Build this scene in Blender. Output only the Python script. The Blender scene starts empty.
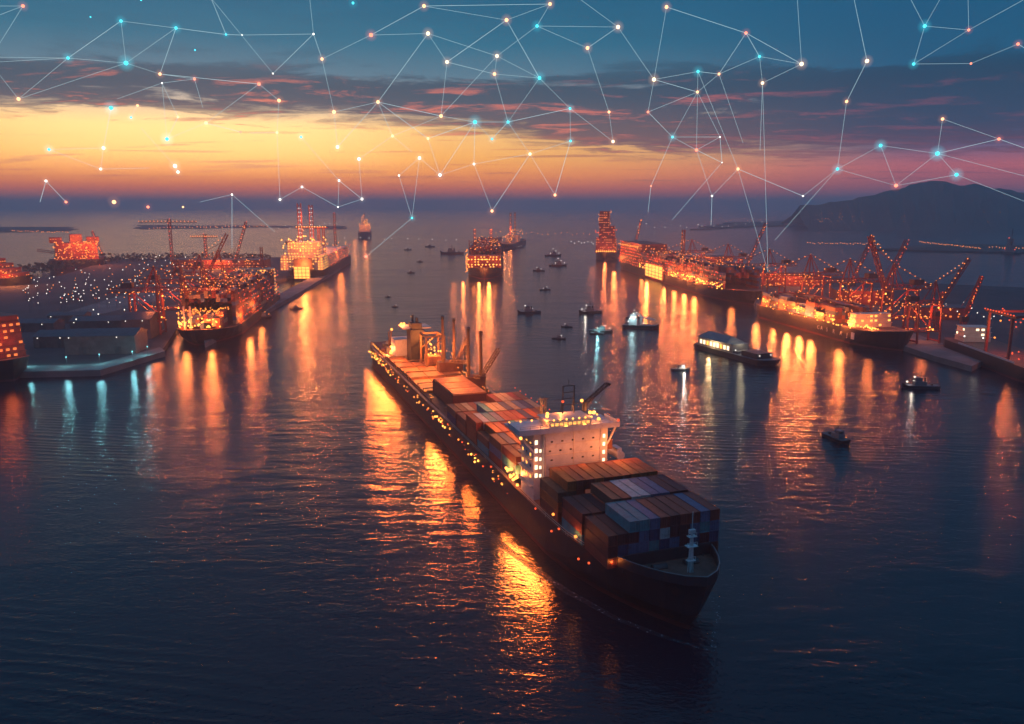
import bpy, math, random
from mathutils import Vector, Matrix
random.seed(7)
SC = bpy.context.scene
COL = SC.collection
PI = math.pi
R = math.radians

# ------------------------------------------------------------------ colours
def lin(c):
    return tuple((v/12.92 if v <= .04045 else ((v+.055)/1.055)**2.4) for v in (x/255 for x in c))

# ------------------------------------------------------------------ camera
F, H = 800.0, 90.0
PITCH = math.atan((362-205)/F)
cam = bpy.data.cameras.new('camera'); cam.sensor_width = 36; cam.lens = F/1024*36
cam.clip_start = .5; cam.clip_end = 120000
co = bpy.data.objects.new('camera', cam); COL.objects.link(co)
co.location = (0, 0, H); co.rotation_euler = (PI/2-PITCH, 0, 0); SC.camera = co

def ray(px, py):
    u = (px-512)/F; v = (362-py)/F
    return Vector((u, math.cos(PITCH)+v*math.sin(PITCH), -math.sin(PITCH)+v*math.cos(PITCH)))
def at(px, py, z=0):
    d = ray(px, py); return Vector((0, 0, H))+d*((z-H)/d.z)
def far(px, py, Y):
    d = ray(px, py); return Vector((0, 0, H))+d*(Y/d.y)

# ------------------------------------------------------------------ materials
def node_mat(name):
    m = bpy.data.materials.new(name); m.use_nodes = True
    nt = m.node_tree; nt.nodes.clear()
    out = nt.nodes.new('ShaderNodeOutputMaterial')
    return m, nt, out
def mat(name, col, rough=.6, metal=0, var=.35, scale=.6, bump=0, bscale=4, rust=0, corr=0):
    """painted / rough surface with blotchy wear; corr adds corrugation along X and Y"""
    m, nt, out = node_mat(name); N = nt.nodes.new; Lk = nt.links.new
    b = N('ShaderNodeBsdfPrincipled'); Lk(b.outputs[0], out.inputs[0])
    b.inputs['Roughness'].default_value = rough; b.inputs['Metallic'].default_value = metal
    tc = N('ShaderNodeTexCoord'); oi = N('ShaderNodeObjectInfo')
    add = N('ShaderNodeVectorMath'); add.operation = 'ADD'
    Lk(tc.outputs['Object'], add.inputs[0])
    mul = N('ShaderNodeMath'); mul.operation = 'MULTIPLY'; mul.inputs[1].default_value = 91.7
    Lk(oi.outputs['Random'], mul.inputs[0]); Lk(mul.outputs[0], add.inputs[1])
    nz = N('ShaderNodeTexNoise'); nz.inputs['Scale'].default_value = scale; nz.inputs['Detail'].default_value = 5
    nz.inputs['Roughness'].default_value = .65
    Lk(add.outputs[0], nz.inputs['Vector'])
    cr = N('ShaderNodeValToRGB'); e = cr.color_ramp.elements
    c0 = tuple(v*(1-var) for v in col); c1 = tuple(min(1, v*(1+var)) for v in col)
    e[0].position = .3; e[0].color = (*c0, 1); e[1].position = .7; e[1].color = (*c1, 1)
    Lk(nz.outputs['Fac'], cr.inputs[0]); src = cr.outputs[0]
    if rust:
        n2 = N('ShaderNodeTexNoise'); n2.inputs['Scale'].default_value = scale*2.7; n2.inputs['Detail'].default_value = 6
        Lk(add.outputs[0], n2.inputs['Vector'])
        r2 = N('ShaderNodeValToRGB'); r2.color_ramp.elements[0].position = .56; r2.color_ramp.elements[1].position = .68
        Lk(n2.outputs['Fac'], r2.inputs[0])
        ml = N('ShaderNodeMath'); ml.operation = 'MULTIPLY'; ml.inputs[1].default_value = rust
        Lk(r2.outputs[0], ml.inputs[0])
        mx = N('ShaderNodeMix'); mx.data_type = 'RGBA'; Lk(ml.outputs[0], mx.inputs[0]); Lk(src, mx.inputs[6])
        mx.inputs[7].default_value = (.09, .035, .018, 1); src = mx.outputs[2]
    Lk(src, b.inputs['Base Color'])
    if corr or bump:
        bp = N('ShaderNodeBump'); bp.inputs['Strength'].default_value = 1
        if corr:
            sx = N('ShaderNodeSeparateXYZ'); Lk(tc.outputs['Object'], sx.inputs[0])
            s = N('ShaderNodeMath'); s.operation = 'ADD'; Lk(sx.outputs[0], s.inputs[0]); Lk(sx.outputs[1], s.inputs[1])
            k = N('ShaderNodeMath'); k.operation = 'MULTIPLY'; k.inputs[1].default_value = corr; Lk(s.outputs[0], k.inputs[0])
            q = N('ShaderNodeMath'); q.operation = 'SINE'; Lk(k.outputs[0], q.inputs[0])
            Lk(q.outputs[0], bp.inputs['Height']); bp.inputs['Distance'].default_value = .04
        else:
            n3 = N('ShaderNodeTexNoise'); n3.inputs['Scale'].default_value = bscale; Lk(tc.outputs['Object'], n3.inputs['Vector'])
            Lk(n3.outputs['Fac'], bp.inputs['Height']); bp.inputs['Distance'].default_value = bump
        Lk(bp.outputs[0], b.inputs['Normal'])
    return m
def emit(name, col, s):
    m, nt, out = node_mat(name)
    e = nt.nodes.new('ShaderNodeEmission'); e.inputs[0].default_value = (*col, 1); e.inputs[1].default_value = s
    nt.links.new(e.outputs[0], out.inputs[0])
    m.cycles.emission_sampling = 'NONE'
    return m

M = dict(
    hull=mat('dark navy hull paint', (.022, .024, .032), .45, var=.4, scale=.08, rust=.5),
    hull2=mat('black hull paint', (.02, .018, .02), .5, var=.4, scale=.06, rust=.4),
    boot=mat('red boot topping', (.12, .02, .015), .6, scale=.1),
    deck=mat('oxide red deck paint', (.15, .06, .04), .7, scale=.3, rust=.5),
    deckgrey=mat('grey deck steel', (.12, .12, .125), .7, scale=.3, rust=.4),
    white=mat('white ship paint', (.52, .50, .50), .5, var=.14, scale=.3, rust=.18),
    cream=mat('cream ship paint', (.6, .5, .4), .5, var=.15, scale=.25),
    steel=mat('dark steel', (.06, .058, .06), .5, .4, scale=.5),
    crane=mat('red crane paint', (.28, .05, .035), .55, scale=.3, rust=.4),
    cranedark=mat('dark crane steel', (.07, .04, .04), .55, scale=.3),
    orange=mat('orange hatch paint', (.5, .2, .07), .6, var=.3, scale=.35, rust=.35),
    yellow=mat('ochre post paint', (.24, .12, .05), .55, scale=.5, rust=.3),
    concrete=mat('quay concrete', (.16, .155, .15), .9, var=.35, scale=.05, bump=.03),
    asphalt=mat('yard asphalt', (.05, .05, .054), .9, var=.4, scale=.03),
    roof=mat('warehouse roofing', (.07, .075, .085), .6, var=.3, scale=.2, corr=3),
    wall=mat('warehouse cladding', (.12, .11, .11), .8, var=.3, scale=.2),
    glass=mat('dark window glass', (.02, .025, .03), .1),
    boat=mat('dark boat hull', (.018, .02, .025), .5, scale=.6),
    cabin=mat('boat cabin paint', (.16, .165, .17), .5, var=.2, scale=.8),
    hill=mat('wooded hillside', (.035, .05, .04), .95, var=.5, scale=.006),
    bush=mat('dark scrub leaves', (.045, .055, .035), .9, var=.5, scale=.5),
    glow_o=emit('orange lamp', (1, .27, .045), 2.6),
    glow_y=emit('amber lamp', (1, .38, .06), 4.5),
    glow_r=emit('red lamp', (1, .10, .03), 1.7),
    glow_w=emit('white lamp', (1, .93, .82), 2.2),
    glow_c=emit('cyan lamp', (.25, .95, 1), 1.6),
    win_y=emit('lit amber window', (1, .38, .07), 2.6),
    win_w=emit('lit warm white window', (1, .75, .45), 2.4),
    win_r=emit('lit red orange window', (1, .22, .05), 1.2),
    net_line=emit('pale network filament', (.62, .88, .95), .95),
    net_w=emit('white network point', (1, .92, .8), 3),
    net_o=emit('orange network point', (1, .45, .2), 3.2),
    net_y=emit('warm network point', (1, .7, .4), 3.2),
    net_r=emit('red network point', (1, .25, .15), 2.4),
    net_c=emit('cyan network point', (.08, .8, .95), 1.8),
)
def corr_mat(n, c): return mat(n, c, .6, var=.22, scale=.5, rust=.45, corr=22)
CC = {  # container paints
    'rust red': corr_mat('rust red container paint', (.26, .05, .035)),
    'orange': corr_mat('orange container paint', (.42, .11, .03)),
    'maroon': corr_mat('maroon container paint', (.12, .028, .03)),
    'brown': corr_mat('brown container paint', (.16, .075, .05)),
    'slate blue': corr_mat('slate blue container paint', (.09, .14, .25)),
    'navy': corr_mat('navy container paint', (.035, .06, .14)),
    'teal': corr_mat('teal container paint', (.05, .24, .28)),
    'pale grey': corr_mat('pale grey container paint', (.46, .47, .48)),
    'beige': corr_mat('beige container paint', (.40, .30, .19)),
}
CN = list(CC)

# ------------------------------------------------------------------ mesh builder
class MB:
    def __init__(s): s.v = []; s.f = []; s.m = []
    def add(s, vs, fs, mi=0):
        o = len(s.v); s.v += [tuple(v) for v in vs]; s.f += [tuple(i+o for i in f) for f in fs]; s.m += [mi]*len(fs)
        return s
    def box(s, x0, x1, y0, y1, z0, z1, mi=0):
        return s.add([(x0,y0,z0),(x1,y0,z0),(x1,y1,z0),(x0,y1,z0),(x0,y0,z1),(x1,y0,z1),(x1,y1,z1),(x0,y1,z1)],
              [(3,2,1,0),(4,5,6,7),(0,1,5,4),(1,2,6,5),(2,3,7,6),(3,0,4,7)], mi)
    def bar(s, p, q, w, h=None, mi=0, n=4, w2=None):
        p = Vector(p); q = Vector(q); d = (q-p)
        if d.length < 1e-6: return s
        d.normalize(); up = Vector((0,0,1)) if abs(d.z) < .95 else Vector((1,0,0))
        a = d.cross(up).normalized(); b = a.cross(d).normalized(); h = h or w
        w2 = w2 or 1; vs = []
        for pt, k in ((p, 1), (q, w2)):
            for i in range(n):
                t = 2*PI*(i+.5)/n; c = 1/math.cos(PI/n) if n == 4 else 1
                vs.append(pt+a*(math.cos(t)*w/2*c*k)+b*(math.sin(t)*h/2*c*k))
        fs = [(i, (i+1)%n, n+(i+1)%n, n+i) for i in range(n)]+[tuple(range(n))[::-1], tuple(range(n, 2*n))]
        return s.add(vs, fs, mi)
    def tube(s, p, q, r, mi=0, n=8, r2=None): return s.bar(p, q, 2*r, 2*r, mi, n, (r2/r) if r2 else None)
    def ball(s, c, r, mi=0, n=8, m=5):
        c = Vector(c); vs = [c+Vector((0,0,r))]
        for j in range(1, m):
            for i in range(n):
                t = PI*j/m; u = 2*PI*i/n
                vs.append(c+Vector((math.sin(t)*math.cos(u), math.sin(t)*math.sin(u), math.cos(t)))*r)
        vs.append(c-Vector((0,0,r))); fs = []
        for i in range(n): fs.append((0, 1+i, 1+(i+1)%n))
        for j in range(m-2):
            for i in range(n):
                a = 1+j*n; fs.append((a+i, a+n+i, a+n+(i+1)%n, a+(i+1)%n))
        a = 1+(m-2)*n
        for i in range(n): fs.append((a+i, len(vs)-1, a+(i+1)%n))
        return s.add(vs, fs, mi)
    def prism(s, poly, z0, z1, mi=0):
        n = len(poly)
        a = sum(poly[i][0]*poly[(i+1)%n][1]-poly[(i+1)%n][0]*poly[i][1] for i in range(n))
        if a < 0: poly = poly[::-1]
        vs = [(p[0], p[1], z0) for p in poly]+[(p[0], p[1], z1) for p in poly]
        return s.add(vs, [tuple(range(n))[::-1], tuple(range(n, 2*n))]+[(i,(i+1)%n,n+(i+1)%n,n+i) for i in range(n)], mi)
    def lattice(s, p, q, w, step, t, mi=0):
        """square lattice truss between two points"""
        p = Vector(p); q = Vector(q); d = (q-p); Ln = d.length; d.normalize()
        up = Vector((0,0,1)) if abs(d.z) < .95 else Vector((1,0,0))
        a = d.cross(up).normalized()*w/2; b = a.cross(d).normalized()*w/2
        cs = [a+b, a-b, -a-b, -a+b]
        for c in cs: s.bar(p+c, q+c, t, mi=mi)
        k = max(1, int(Ln/step))
        for i in range(k):
            u = p+d*(Ln*i/k); v = p+d*(Ln*(i+1)/k)
            for j in range(4):
                c, e = cs[j], cs[(j+1)%4]
                if i % 2: c, e = e, c
                s.bar(u+c, v+e, t*.6, mi=mi)
        return s
    def build(s, name, mats, parent=None, smooth=False):
        me = bpy.data.meshes.new(name); me.from_pydata(s.v, [], s.f)
        for m in (mats if isinstance(mats, (list, tuple)) else [mats]): me.materials.append(m)
        me.polygons.foreach_set('material_index', s.m)
        if smooth: me.polygons.foreach_set('use_smooth', [True]*len(s.f))
        me.update()
        o = bpy.data.objects.new(name, me); COL.objects.link(o)
        if parent: o.parent = parent
        return o
def tag(o, label=None, cat=None, group=None, kind=None):
    if label: o['label'] = label
    if cat: o['category'] = cat
    if group: o['group'] = group
    if kind: o['kind'] = kind
    return o
def thing(name, label, cat, loc=(0,0,0), rz=0, group=None):
    o = bpy.data.objects.new(name, None); COL.objects.link(o)
    o.location = loc; o.rotation_euler = (0,0,rz); o.empty_display_size = 1
    return tag(o, label, cat, group)
def wmat(o): return Matrix.Translation(o.location) @ Matrix.Rotation(o.rotation_euler.z, 4, 'Z')
def light(parent, loc, P, col=(1,.25,.05), r=.4):
    l = bpy.data.lights.new('flood_light', 'POINT'); l.energy = P; l.color = col; l.shadow_soft_size = r
    o = bpy.data.objects.new('flood_light', l); COL.objects.link(o); o.location = loc
    if parent: o.parent = parent
    return o
def overside(parent, loc, P, r=.6):
    """shaded floodlight on the ship's side, turned forward, outward and down over the water"""
    l = bpy.data.lights.new('overside_flood', 'SPOT'); l.energy = P; l.color = (1, .17, .024); l.shadow_soft_size = r; l.spot_size = R(112); l.spot_blend = .9
    o = bpy.data.objects.new('overside_flood', l); COL.objects.link(o); o.location = loc; o.parent = parent
    o.rotation_euler = Vector((-.72, .66, .22)).to_track_quat('Z', 'Y').to_euler(); return o
_lm = {}; _cnt = {}
def lamps(parent, pts, r, m, cap=96):
    """individual bulbs up to the cap per thing, the remainder one part"""
    rest = MB()
    for p in pts:
        k = parent.name; _cnt[k] = _cnt.get(k, 0)
        if _cnt[k] < cap:
            key = (round(r, 2), m.name)
            if key not in _lm:
                o = MB().ball((0,0,0), r, n=6, m=4).build('lamp', m, parent); _lm[key] = o.data
            else:
                o = bpy.data.objects.new('lamp', _lm[key]); COL.objects.link(o); o.parent = parent
            o.location = p; _cnt[k] += 1
        else: rest.ball(p, r, n=6, m=4)
    if rest.v: tag(rest.build('lamps', m, parent), kind='stuff')

# ------------------------------------------------------------------ world: dusk sky
w = bpy.data.worlds.new('World'); SC.world = w; w.use_nodes = True
nt = w.node_tree; nt.nodes.clear(); N = nt.nodes.new; Lk = nt.links.new
def val(x):
    return x
def mth(op, a, b=None, c=None, clamp=False):
    n = N('ShaderNodeMath'); n.operation = op; n.use_clamp = clamp
    for i, v in enumerate((a, b, c)):
        if v is None: continue
        if isinstance(v, (int, float)): n.inputs[i].default_value = v
        else: Lk(v, n.inputs[i])
    return n.outputs[0]
def mixc(f, a, b, typ='MIX'):
    n = N('ShaderNodeMix'); n.data_type = 'RGBA'; n.blend_type = typ
    for i, v in ((0, f), (6, a), (7, b)):
        if isinstance(v, (int, float)): n.inputs[i].default_value = v
        elif isinstance(v, tuple): n.inputs[i].default_value = (*v, 1)
        else: Lk(v, n.inputs[i])
    return n.outputs[2]
def smooth(x, a, b):
    n = N('ShaderNodeMapRange'); n.interpolation_type = 'SMOOTHSTEP'
    Lk(x, n.inputs[0]); n.inputs[1].default_value = a; n.inputs[2].default_value = b
    return n.outputs[0]
def ramp(x, stops):
    n = N('ShaderNodeValToRGB'); cr = n.color_ramp
    while len(cr.elements) < len(stops): cr.elements.new(.5)
    for e, (p, c) in zip(cr.elements, stops): e.position = p; e.color = (*lin(c), 1)
    Lk(x, n.inputs[0]); return n.outputs[0]
tc = N('ShaderNodeTexCoord'); nrm = N('ShaderNodeVectorMath'); nrm.operation = 'NORMALIZE'
Lk(tc.outputs['Generated'], nrm.inputs[0])
sp = N('ShaderNodeSeparateXYZ'); Lk(nrm.outputs[0], sp.inputs[0]); X, Y, Z = sp.outputs
elev = mth('MULTIPLY', mth('ARCSINE', Z), 180/PI)
GA = R(-21)
cdot = mth('ADD', mth('MULTIPLY', X, math.sin(GA)), mth('MULTIPLY', Y, math.cos(GA)))
glow = smooth(cdot, .66, .99)
e01 = mth('DIVIDE', elev, 60, clamp=True)
def st(l): return [(d/60, c) for d, c in l]
warm = ramp(e01, st([(0,(205,98,70)),(1.0,(232,108,54)),(2.0,(252,150,64)),(3.2,(255,180,84)),(5.0,(252,198,120)),(6.6,(184,170,156)),(8.4,(84,122,142)),(10.5,(34,108,136)),(13.5,(20,98,130)),(24,(40,108,146)),(45,(58,112,160)),(60,(66,118,166))]))  # both ramps: stops above the view brightened as added ambient fill
cool = ramp(e01, st([(0,(96,78,108)),(1.2,(160,84,96)),(2.4,(176,92,102)),(3.6,(92,84,116)),(5,(34,80,114)),(7,(14,86,122)),(10,(10,84,120)),(13.5,(8,82,120)),(24,(30,98,138)),(45,(52,110,158)),(60,(66,118,166))]))
sky = mixc(glow, cool, warm)
# clouds on a flat layer high above: perspective stretches them near the horizon
zc = mth('ADD', mth('MAXIMUM', Z, 0), .035)
cx = N('ShaderNodeCombineXYZ'); Lk(mth('DIVIDE', X, zc), cx.inputs[0]); Lk(mth('DIVIDE', Y, zc), cx.inputs[1])
def noise(vec, scale, det, rough, dist=0, off=0, sy=1):
    mp = N('ShaderNodeMapping'); Lk(vec, mp.inputs[0]); mp.inputs['Location'].default_value = (off, off*.7, 0)
    mp.inputs['Scale'].default_value = (1, sy, 1)
    n = N('ShaderNodeTexNoise'); n.inputs['Scale'].default_value = scale; n.inputs['Detail'].default_value = det
    n.inputs['Roughness'].default_value = rough; n.inputs['Distortion'].default_value = dist
    Lk(mp.outputs[0], n.inputs[0]); return n.outputs['Fac']
n1 = noise(cx.outputs[0], .62, 9, .66, .35, 5.3)
n2 = noise(cx.outputs[0], 1.3, 9, .68, .5, 11.3, 1.4)
g2 = smooth(cdot, .86, 1.0)
el2 = mth('ADD', mth('SUBTRACT', elev, mth('MULTIPLY', g2, 2.35)), mth('MULTIPLY', mth('SUBTRACT', n2, .5), 4.5))
band = mth('MULTIPLY', smooth(el2, 2.4, 4.0), mth('SUBTRACT', 1, smooth(elev, 6.6, 10)))
cov = mth('ADD', n1, mth('MULTIPLY', band, .20))
cl = mth('MULTIPLY', mth('MULTIPLY', smooth(cov, .515, .61), smooth(el2, 2.7, 4.2)), mth('SUBTRACT', 1, mth('MULTIPLY', smooth(elev, 7.6, 10.5), .85)))
ccol = mixc(glow, ramp(e01, st([(2,(104,60,78)),(5,(40,62,90)),(9,(10,62,90)),(14,(8,66,98)),(40,(60,90,126))])),
                  ramp(e01, st([(2,(150,84,80)),(5,(92,80,90)),(7,(50,76,96)),(10,(22,78,102)),(14,(14,80,112)),(40,(60,90,126))])))
# underlit pink edges
edge = mth('MULTIPLY', smooth(n2, .53, .66), mth('MULTIPLY', smooth(cov, .50, .62), mth('SUBTRACT', 1, smooth(elev, 6.8, 9.5))))
pink = mixc(glow, lin((196,84,98)), lin((232,120,98)))
ccol = mixc(mth('MULTIPLY', edge, mth('ADD', .14, mth('MULTIPLY', glow, .62))), ccol, pink)
sky = mixc(mth('MULTIPLY', cl, .95), sky, ccol)
# thin dark streaks lying in the glow above the horizon
n3 = noise(cx.outputs[0], .5, 5, .55, .3, 27, 3.0)
strk = mth('MULTIPLY', smooth(n3, .56, .66), mth('MULTIPLY', smooth(elev, 1.0, 1.8), mth('SUBTRACT', 1, smooth(elev, 4.2, 6))))
sky = mixc(mth('MULTIPLY', strk, .55), sky, mixc(glow, lin((110,70,92)), lin((168,98,80))))
kf = N('ShaderNodeMapRange'); Lk(elev, kf.inputs[0]); kf.inputs[1].default_value = 0; kf.inputs[2].default_value = 9; kf.inputs[3].default_value = 1.5; kf.inputs[4].default_value = 1.12
sv = N('ShaderNodeVectorMath'); sv.operation = 'SCALE'; Lk(sky, sv.inputs[0]); Lk(kf.outputs[0], sv.inputs['Scale']); sky = sv.outputs[0]
nish = N('ShaderNodeTexSky'); nish.sky_type = 'NISHITA'; nish.sun_disc = False
nish.sun_elevation = R(1.0); nish.sun_rotation = GA
hot = mth('MULTIPLY', mth('MULTIPLY', smooth(cdot, .955, 1.0), mth('MULTIPLY', smooth(elev, 1.2, 3.6), mth('SUBTRACT', 1, smooth(elev, 4.6, 7.6)))), mth('SUBTRACT', 1, mth('MULTIPLY', cl, .95)))
sky = mixc(hot, sky, mixc(1.0, sky, (.5,.36,.16), 'ADD'))
fin = mixc(1.0, sky, mixc(.006, (0,0,0), nish.outputs[0]), 'ADD')
bg = N('ShaderNodeBackground'); Lk(fin, bg.inputs[0]); bg.inputs[1].default_value = 1.0
wo = N('ShaderNodeOutputWorld'); Lk(bg.outputs[0], wo.inputs[0])
sl = bpy.data.lights.new('sun', 'SUN'); sl.energy = .03; sl.angle = R(14); sl.color = (1, .5, .25)
so = bpy.data.objects.new('sun', sl); COL.objects.link(so)
so.rotation_euler = (R(89), 0, PI-GA+PI)   # low on the horizon behind the left terminal
d = Vector((math.sin(GA), math.cos(GA), math.tan(R(1.0))))
so.rotation_euler = d.to_track_quat('Z', 'Y').to_euler()
SC.view_settings.view_transform = 'Standard'; SC.view_settings.look = 'None'
SC.view_settings.exposure = 0; SC.view_settings.gamma = 1

# ------------------------------------------------------------------ haze
hz = MB().box(-26000, 26000, -600, 30000, -1.6, 205).build('haze', [])
m, nt, out = node_mat('sea haze')
pv = nt.nodes.new('ShaderNodeVolumePrincipled'); nt.links.new(pv.outputs[0], out.inputs['Volume'])
pv.inputs['Color'].default_value = (.86, .90, .98, 1); pv.inputs['Density'].default_value = 2.2e-4
pv.inputs['Anisotropy'].default_value = .45
hz.data.materials.append(m); tag(hz, kind='stuff')

# ------------------------------------------------------------------ water
wb = MB(); wb.add([(-25000,-500,0),(25000,-500,0),(25000,29000,0),(-25000,29000,0)], [(0,1,2,3)])
m, nt, out = node_mat('harbour water'); N = nt.nodes.new; Lk = nt.links.new
b = N('ShaderNodeBsdfPrincipled'); Lk(b.outputs[0], out.inputs[0])
b.inputs['Base Color'].default_value = (.0008, .011, .022, 1); b.inputs['Roughness'].default_value = .13; b.inputs['IOR'].default_value = 1.33
ge = N('ShaderNodeNewGeometry')
def wn(rot, sx, sy, scale, det, dist=0., rough=.5):
    mp = N('ShaderNodeMapping'); mp.inputs['Rotation'].default_value = (0,0,R(rot)); mp.inputs['Scale'].default_value = (sx, sy, 1)
    Lk(ge.outputs['Position'], mp.inputs[0])
    n = N('ShaderNodeTexNoise'); n.inputs['Scale'].default_value = scale; n.inputs['Detail'].default_value = det
    n.inputs['Distortion'].default_value = dist; n.inputs['Roughness'].default_value = rough
    Lk(mp.outputs[0], n.inputs[0]); return n.outputs['Fac']
a = wn(-12, .30, 1, .16, 2, .4)          # long crested swell
c = wn(14, .45, 1, .34, 3, .5)           # ripples
e = wn(0, .7, 1, 1.1, 3)                 # chop
p1 = smooth(wn(20, .6, 1, .012, 3), .38, .66)
p2 = smooth(wn(-30, .7, 1, .02, 2), .35, .7)
wv = N('ShaderNodeTexWave'); wv.wave_type = 'BANDS'; wv.bands_direction = 'Y'; wv.inputs['Scale'].default_value = .085; wv.inputs['Distortion'].default_value = 9; wv.inputs['Detail'].default_value = 2; wv.inputs['Detail Scale'].default_value = .35
mp = N('ShaderNodeMapping'); mp.inputs['Rotation'].default_value = (0,0,R(16)); mp.inputs['Scale'].default_value = (.45, 1, 1); Lk(ge.outputs['Position'], mp.inputs[0]); Lk(mp.outputs[0], wv.inputs[0])
p3 = smooth(wn(35, .5, 1, .009, 2), .5, .66)
wl = mth('MULTIPLY', mth('MULTIPLY', mth('POWER', wv.outputs['Fac'], 2.2), p3), .1)
hgt = mth('ADD', wl, mth('ADD', mth('MULTIPLY', mth('MULTIPLY', a, p1), .85), mth('ADD', mth('MULTIPLY', mth('MULTIPLY', c, mth('ADD', .3, p2)), .30), mth('MULTIPLY', e, .16))))
bp = N('ShaderNodeBump'); bp.inputs['Strength'].default_value = 1; bp.inputs['Distance'].default_value = 1
Lk(hgt, bp.inputs['Height']); Lk(bp.outputs[0], b.inputs['Normal'])
tag(wb.build('water', m), kind='structure')

# ------------------------------------------------------------------ hull builder
def hull_mb(L, B, D, bow_up=3.0, stern=.75, fine=.22, flare=.55, n=26, base=-1.2, boot=1.2):
    """ship hull: x forward, origin midships at the waterline; faces 0 side, 1 boot-topping"""
    def half(x, k):           # k 0 at the waterline .. 1 at deck
        t = (x+L/2)/L
        if t > 1-fine:
            u = (t-(1-fine))/fine; return B/2*max(0, 1-u**(1.7+1.4*k))**(.9-.25*k) if u < 1 else 0
        if t < .08: return B/2*(stern+(1-stern)*(t/.08)**.6)*(1 if k > .3 else .9+.1*t/.08)
        return B/2
    xs = [-L/2+L*(i/n) for i in range(n+1)]
    xs = sorted(set(xs+[L/2-L*fine*q for q in (.04,.1,.16,.25,.35,.5,.7)]))
    ks = [0, .25, .6, 1]
    mb = MB(); grid = []
    def deckz(x):
        t = (x+L/2)/L; return D+bow_up*max(0, (t-.86)/.14)**1.3
    for x in xs:
        row = []
        for side in (-1, 1):
            r = []
            t = (x+L/2)/L
            for zz, k in ((base, 0), (boot, .08), (D*.45, .5), (None, 1)):
                z = deckz(x) if zz is None else zz
                rake = 0
                if t > 1-fine:
                    u = (t-(1-fine))/fine; rake = -(1-k)*L*.018*u
                r.append((x+rake, side*half(x, k), z))
            row.append(r)
        grid.append(row)
    for i in range(len(xs)-1):
        for s in (0, 1):
            for j in range(3):
                q = [grid[i][s][j], grid[i+1][s][j], grid[i+1][s][j+1], grid[i][s][j+1]]
                if s == 1: q = q[::-1]
                mb.add(q, [(0,1,2,3)], 1 if j == 0 else 0)
    for j in range(3):   # transom
        mb.add([grid[0][0][j], grid[0][0][j+1], grid[0][1][j+1], grid[0][1][j]], [(0,1,2,3)], 1 if j == 0 else 0)
    dk = MB()
    for i in range(len(xs)-1):
        A, Bq = grid[i], grid[i+1]
        dk.add([(A[0][3][0], A[0][3][1], A[0][3][2]-.06), (Bq[0][3][0], Bq[0][3][1], Bq[0][3][2]-.06),
                (Bq[1][3][0], Bq[1][3][1], Bq[1][3][2]-.06), (A[1][3][0], A[1][3][1], A[1][3][2]-.06)], [(0,1,2,3)])
    edge = [[g[s][3] for g in grid] for s in (0, 1)]
    return mb, dk, edge

def rail_mb(pts, h=1.1, r=.05, step=1):
    mb = MB()
    for a, c in zip(pts, pts[1:]):
        a = Vector(a); c = Vector(c)
        for hh in (h, h*.5): mb.bar(a+Vector((0,0,hh)), c+Vector((0,0,hh)), r*2)
        mb.bar(a, a+Vector((0,0,h)), r*2)
    return mb

# ------------------------------------------------------------------ containers
CL, CW, CH = 12.19, 2.44, 2.6
def container_mesh():
    mb = MB(); x, y, z = CL/2, CW/2, CH
    mb.box(-x+.16, x-.16, -y+.1, y-.1, .12, z-.08)
    for sx in (-1, 1):
        for sy in (-1, 1): mb.box(min(sx*x, sx*(x-.2)), max(sx*x, sx*(x-.2)), min(sy*y, sy*(y-.16)), max(sy*y, sy*(y-.16)), 0, z)
        mb.box(min(sx*x, sx*(x-.16)), max(sx*x, sx*(x-.16)), -y+.16, y-.16, .0, .18)
        mb.box(min(sx*x, sx*(x-.16)), max(sx*x, sx*(x-.16)), -y+.16, y-.16, z-.14, z-.002)
    for sy in (-1, 1):
        for zz in ((.0, .17), (z-.13, z-.003)): mb.box(-x+.2, x-.2, min(sy*y, sy*(y-.1)), max(sy*y, sy*(y-.1)), *zz)
    for k in (-.8, -.3, .3, .8): mb.bar((x-.06, k, .18), (x-.06, k, z-.16), .06)
    return mb
_cm = {}
def container(loc, rz, colour, label, group):
    if colour not in _cm:
        o = container_mesh().build('container', CC[colour]); _cm[colour] = o.data
    else:
        o = bpy.data.objects.new('container', _cm[colour]); COL.objects.link(o)
    o.location = loc; o.rotation_euler = (0,0,rz)
    return tag(o, label, 'container', group)
ORD = ['first','second','third','fourth','fifth','sixth','seventh','eighth','ninth','tenth','eleventh','twelfth','thirteenth']

# ================================================================== MAIN SHIP
A_ = at(375, 345, 10); B_ = at(612, 588, 11)
HA = math.atan2(B_.y-A_.y, B_.x-A_.x)+R(1.1)
mo = Vector((-6.74-math.sin(HA)*.6, 283.7+math.cos(HA)*.6, 0))
SHX = (-199+139)/2           # hull centre in the layout's x
ship = thing('container_ship', 'long dark container ship in mid channel with orange lit decks and white bridge block', 'container ship', mo, HA)
WM = wmat(ship)
def W(x, y, z): return WM @ Vector((x, y, z))
L0 = 338
hm, dm, edge = hull_mb(L0, 30, 10.2, 2.6, stern=.82, fine=.16)
for mbx in (hm, dm): mbx.v = [(x+SHX, y, z) for x, y, z in mbx.v]
edge = [[(x+SHX, y, z) for x, y, z in e_] for e_ in edge]
hull = hm.build('hull', [M['hull'], M['boot']], ship)
deck = dm.build('deck', M['deck'], ship)
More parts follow.
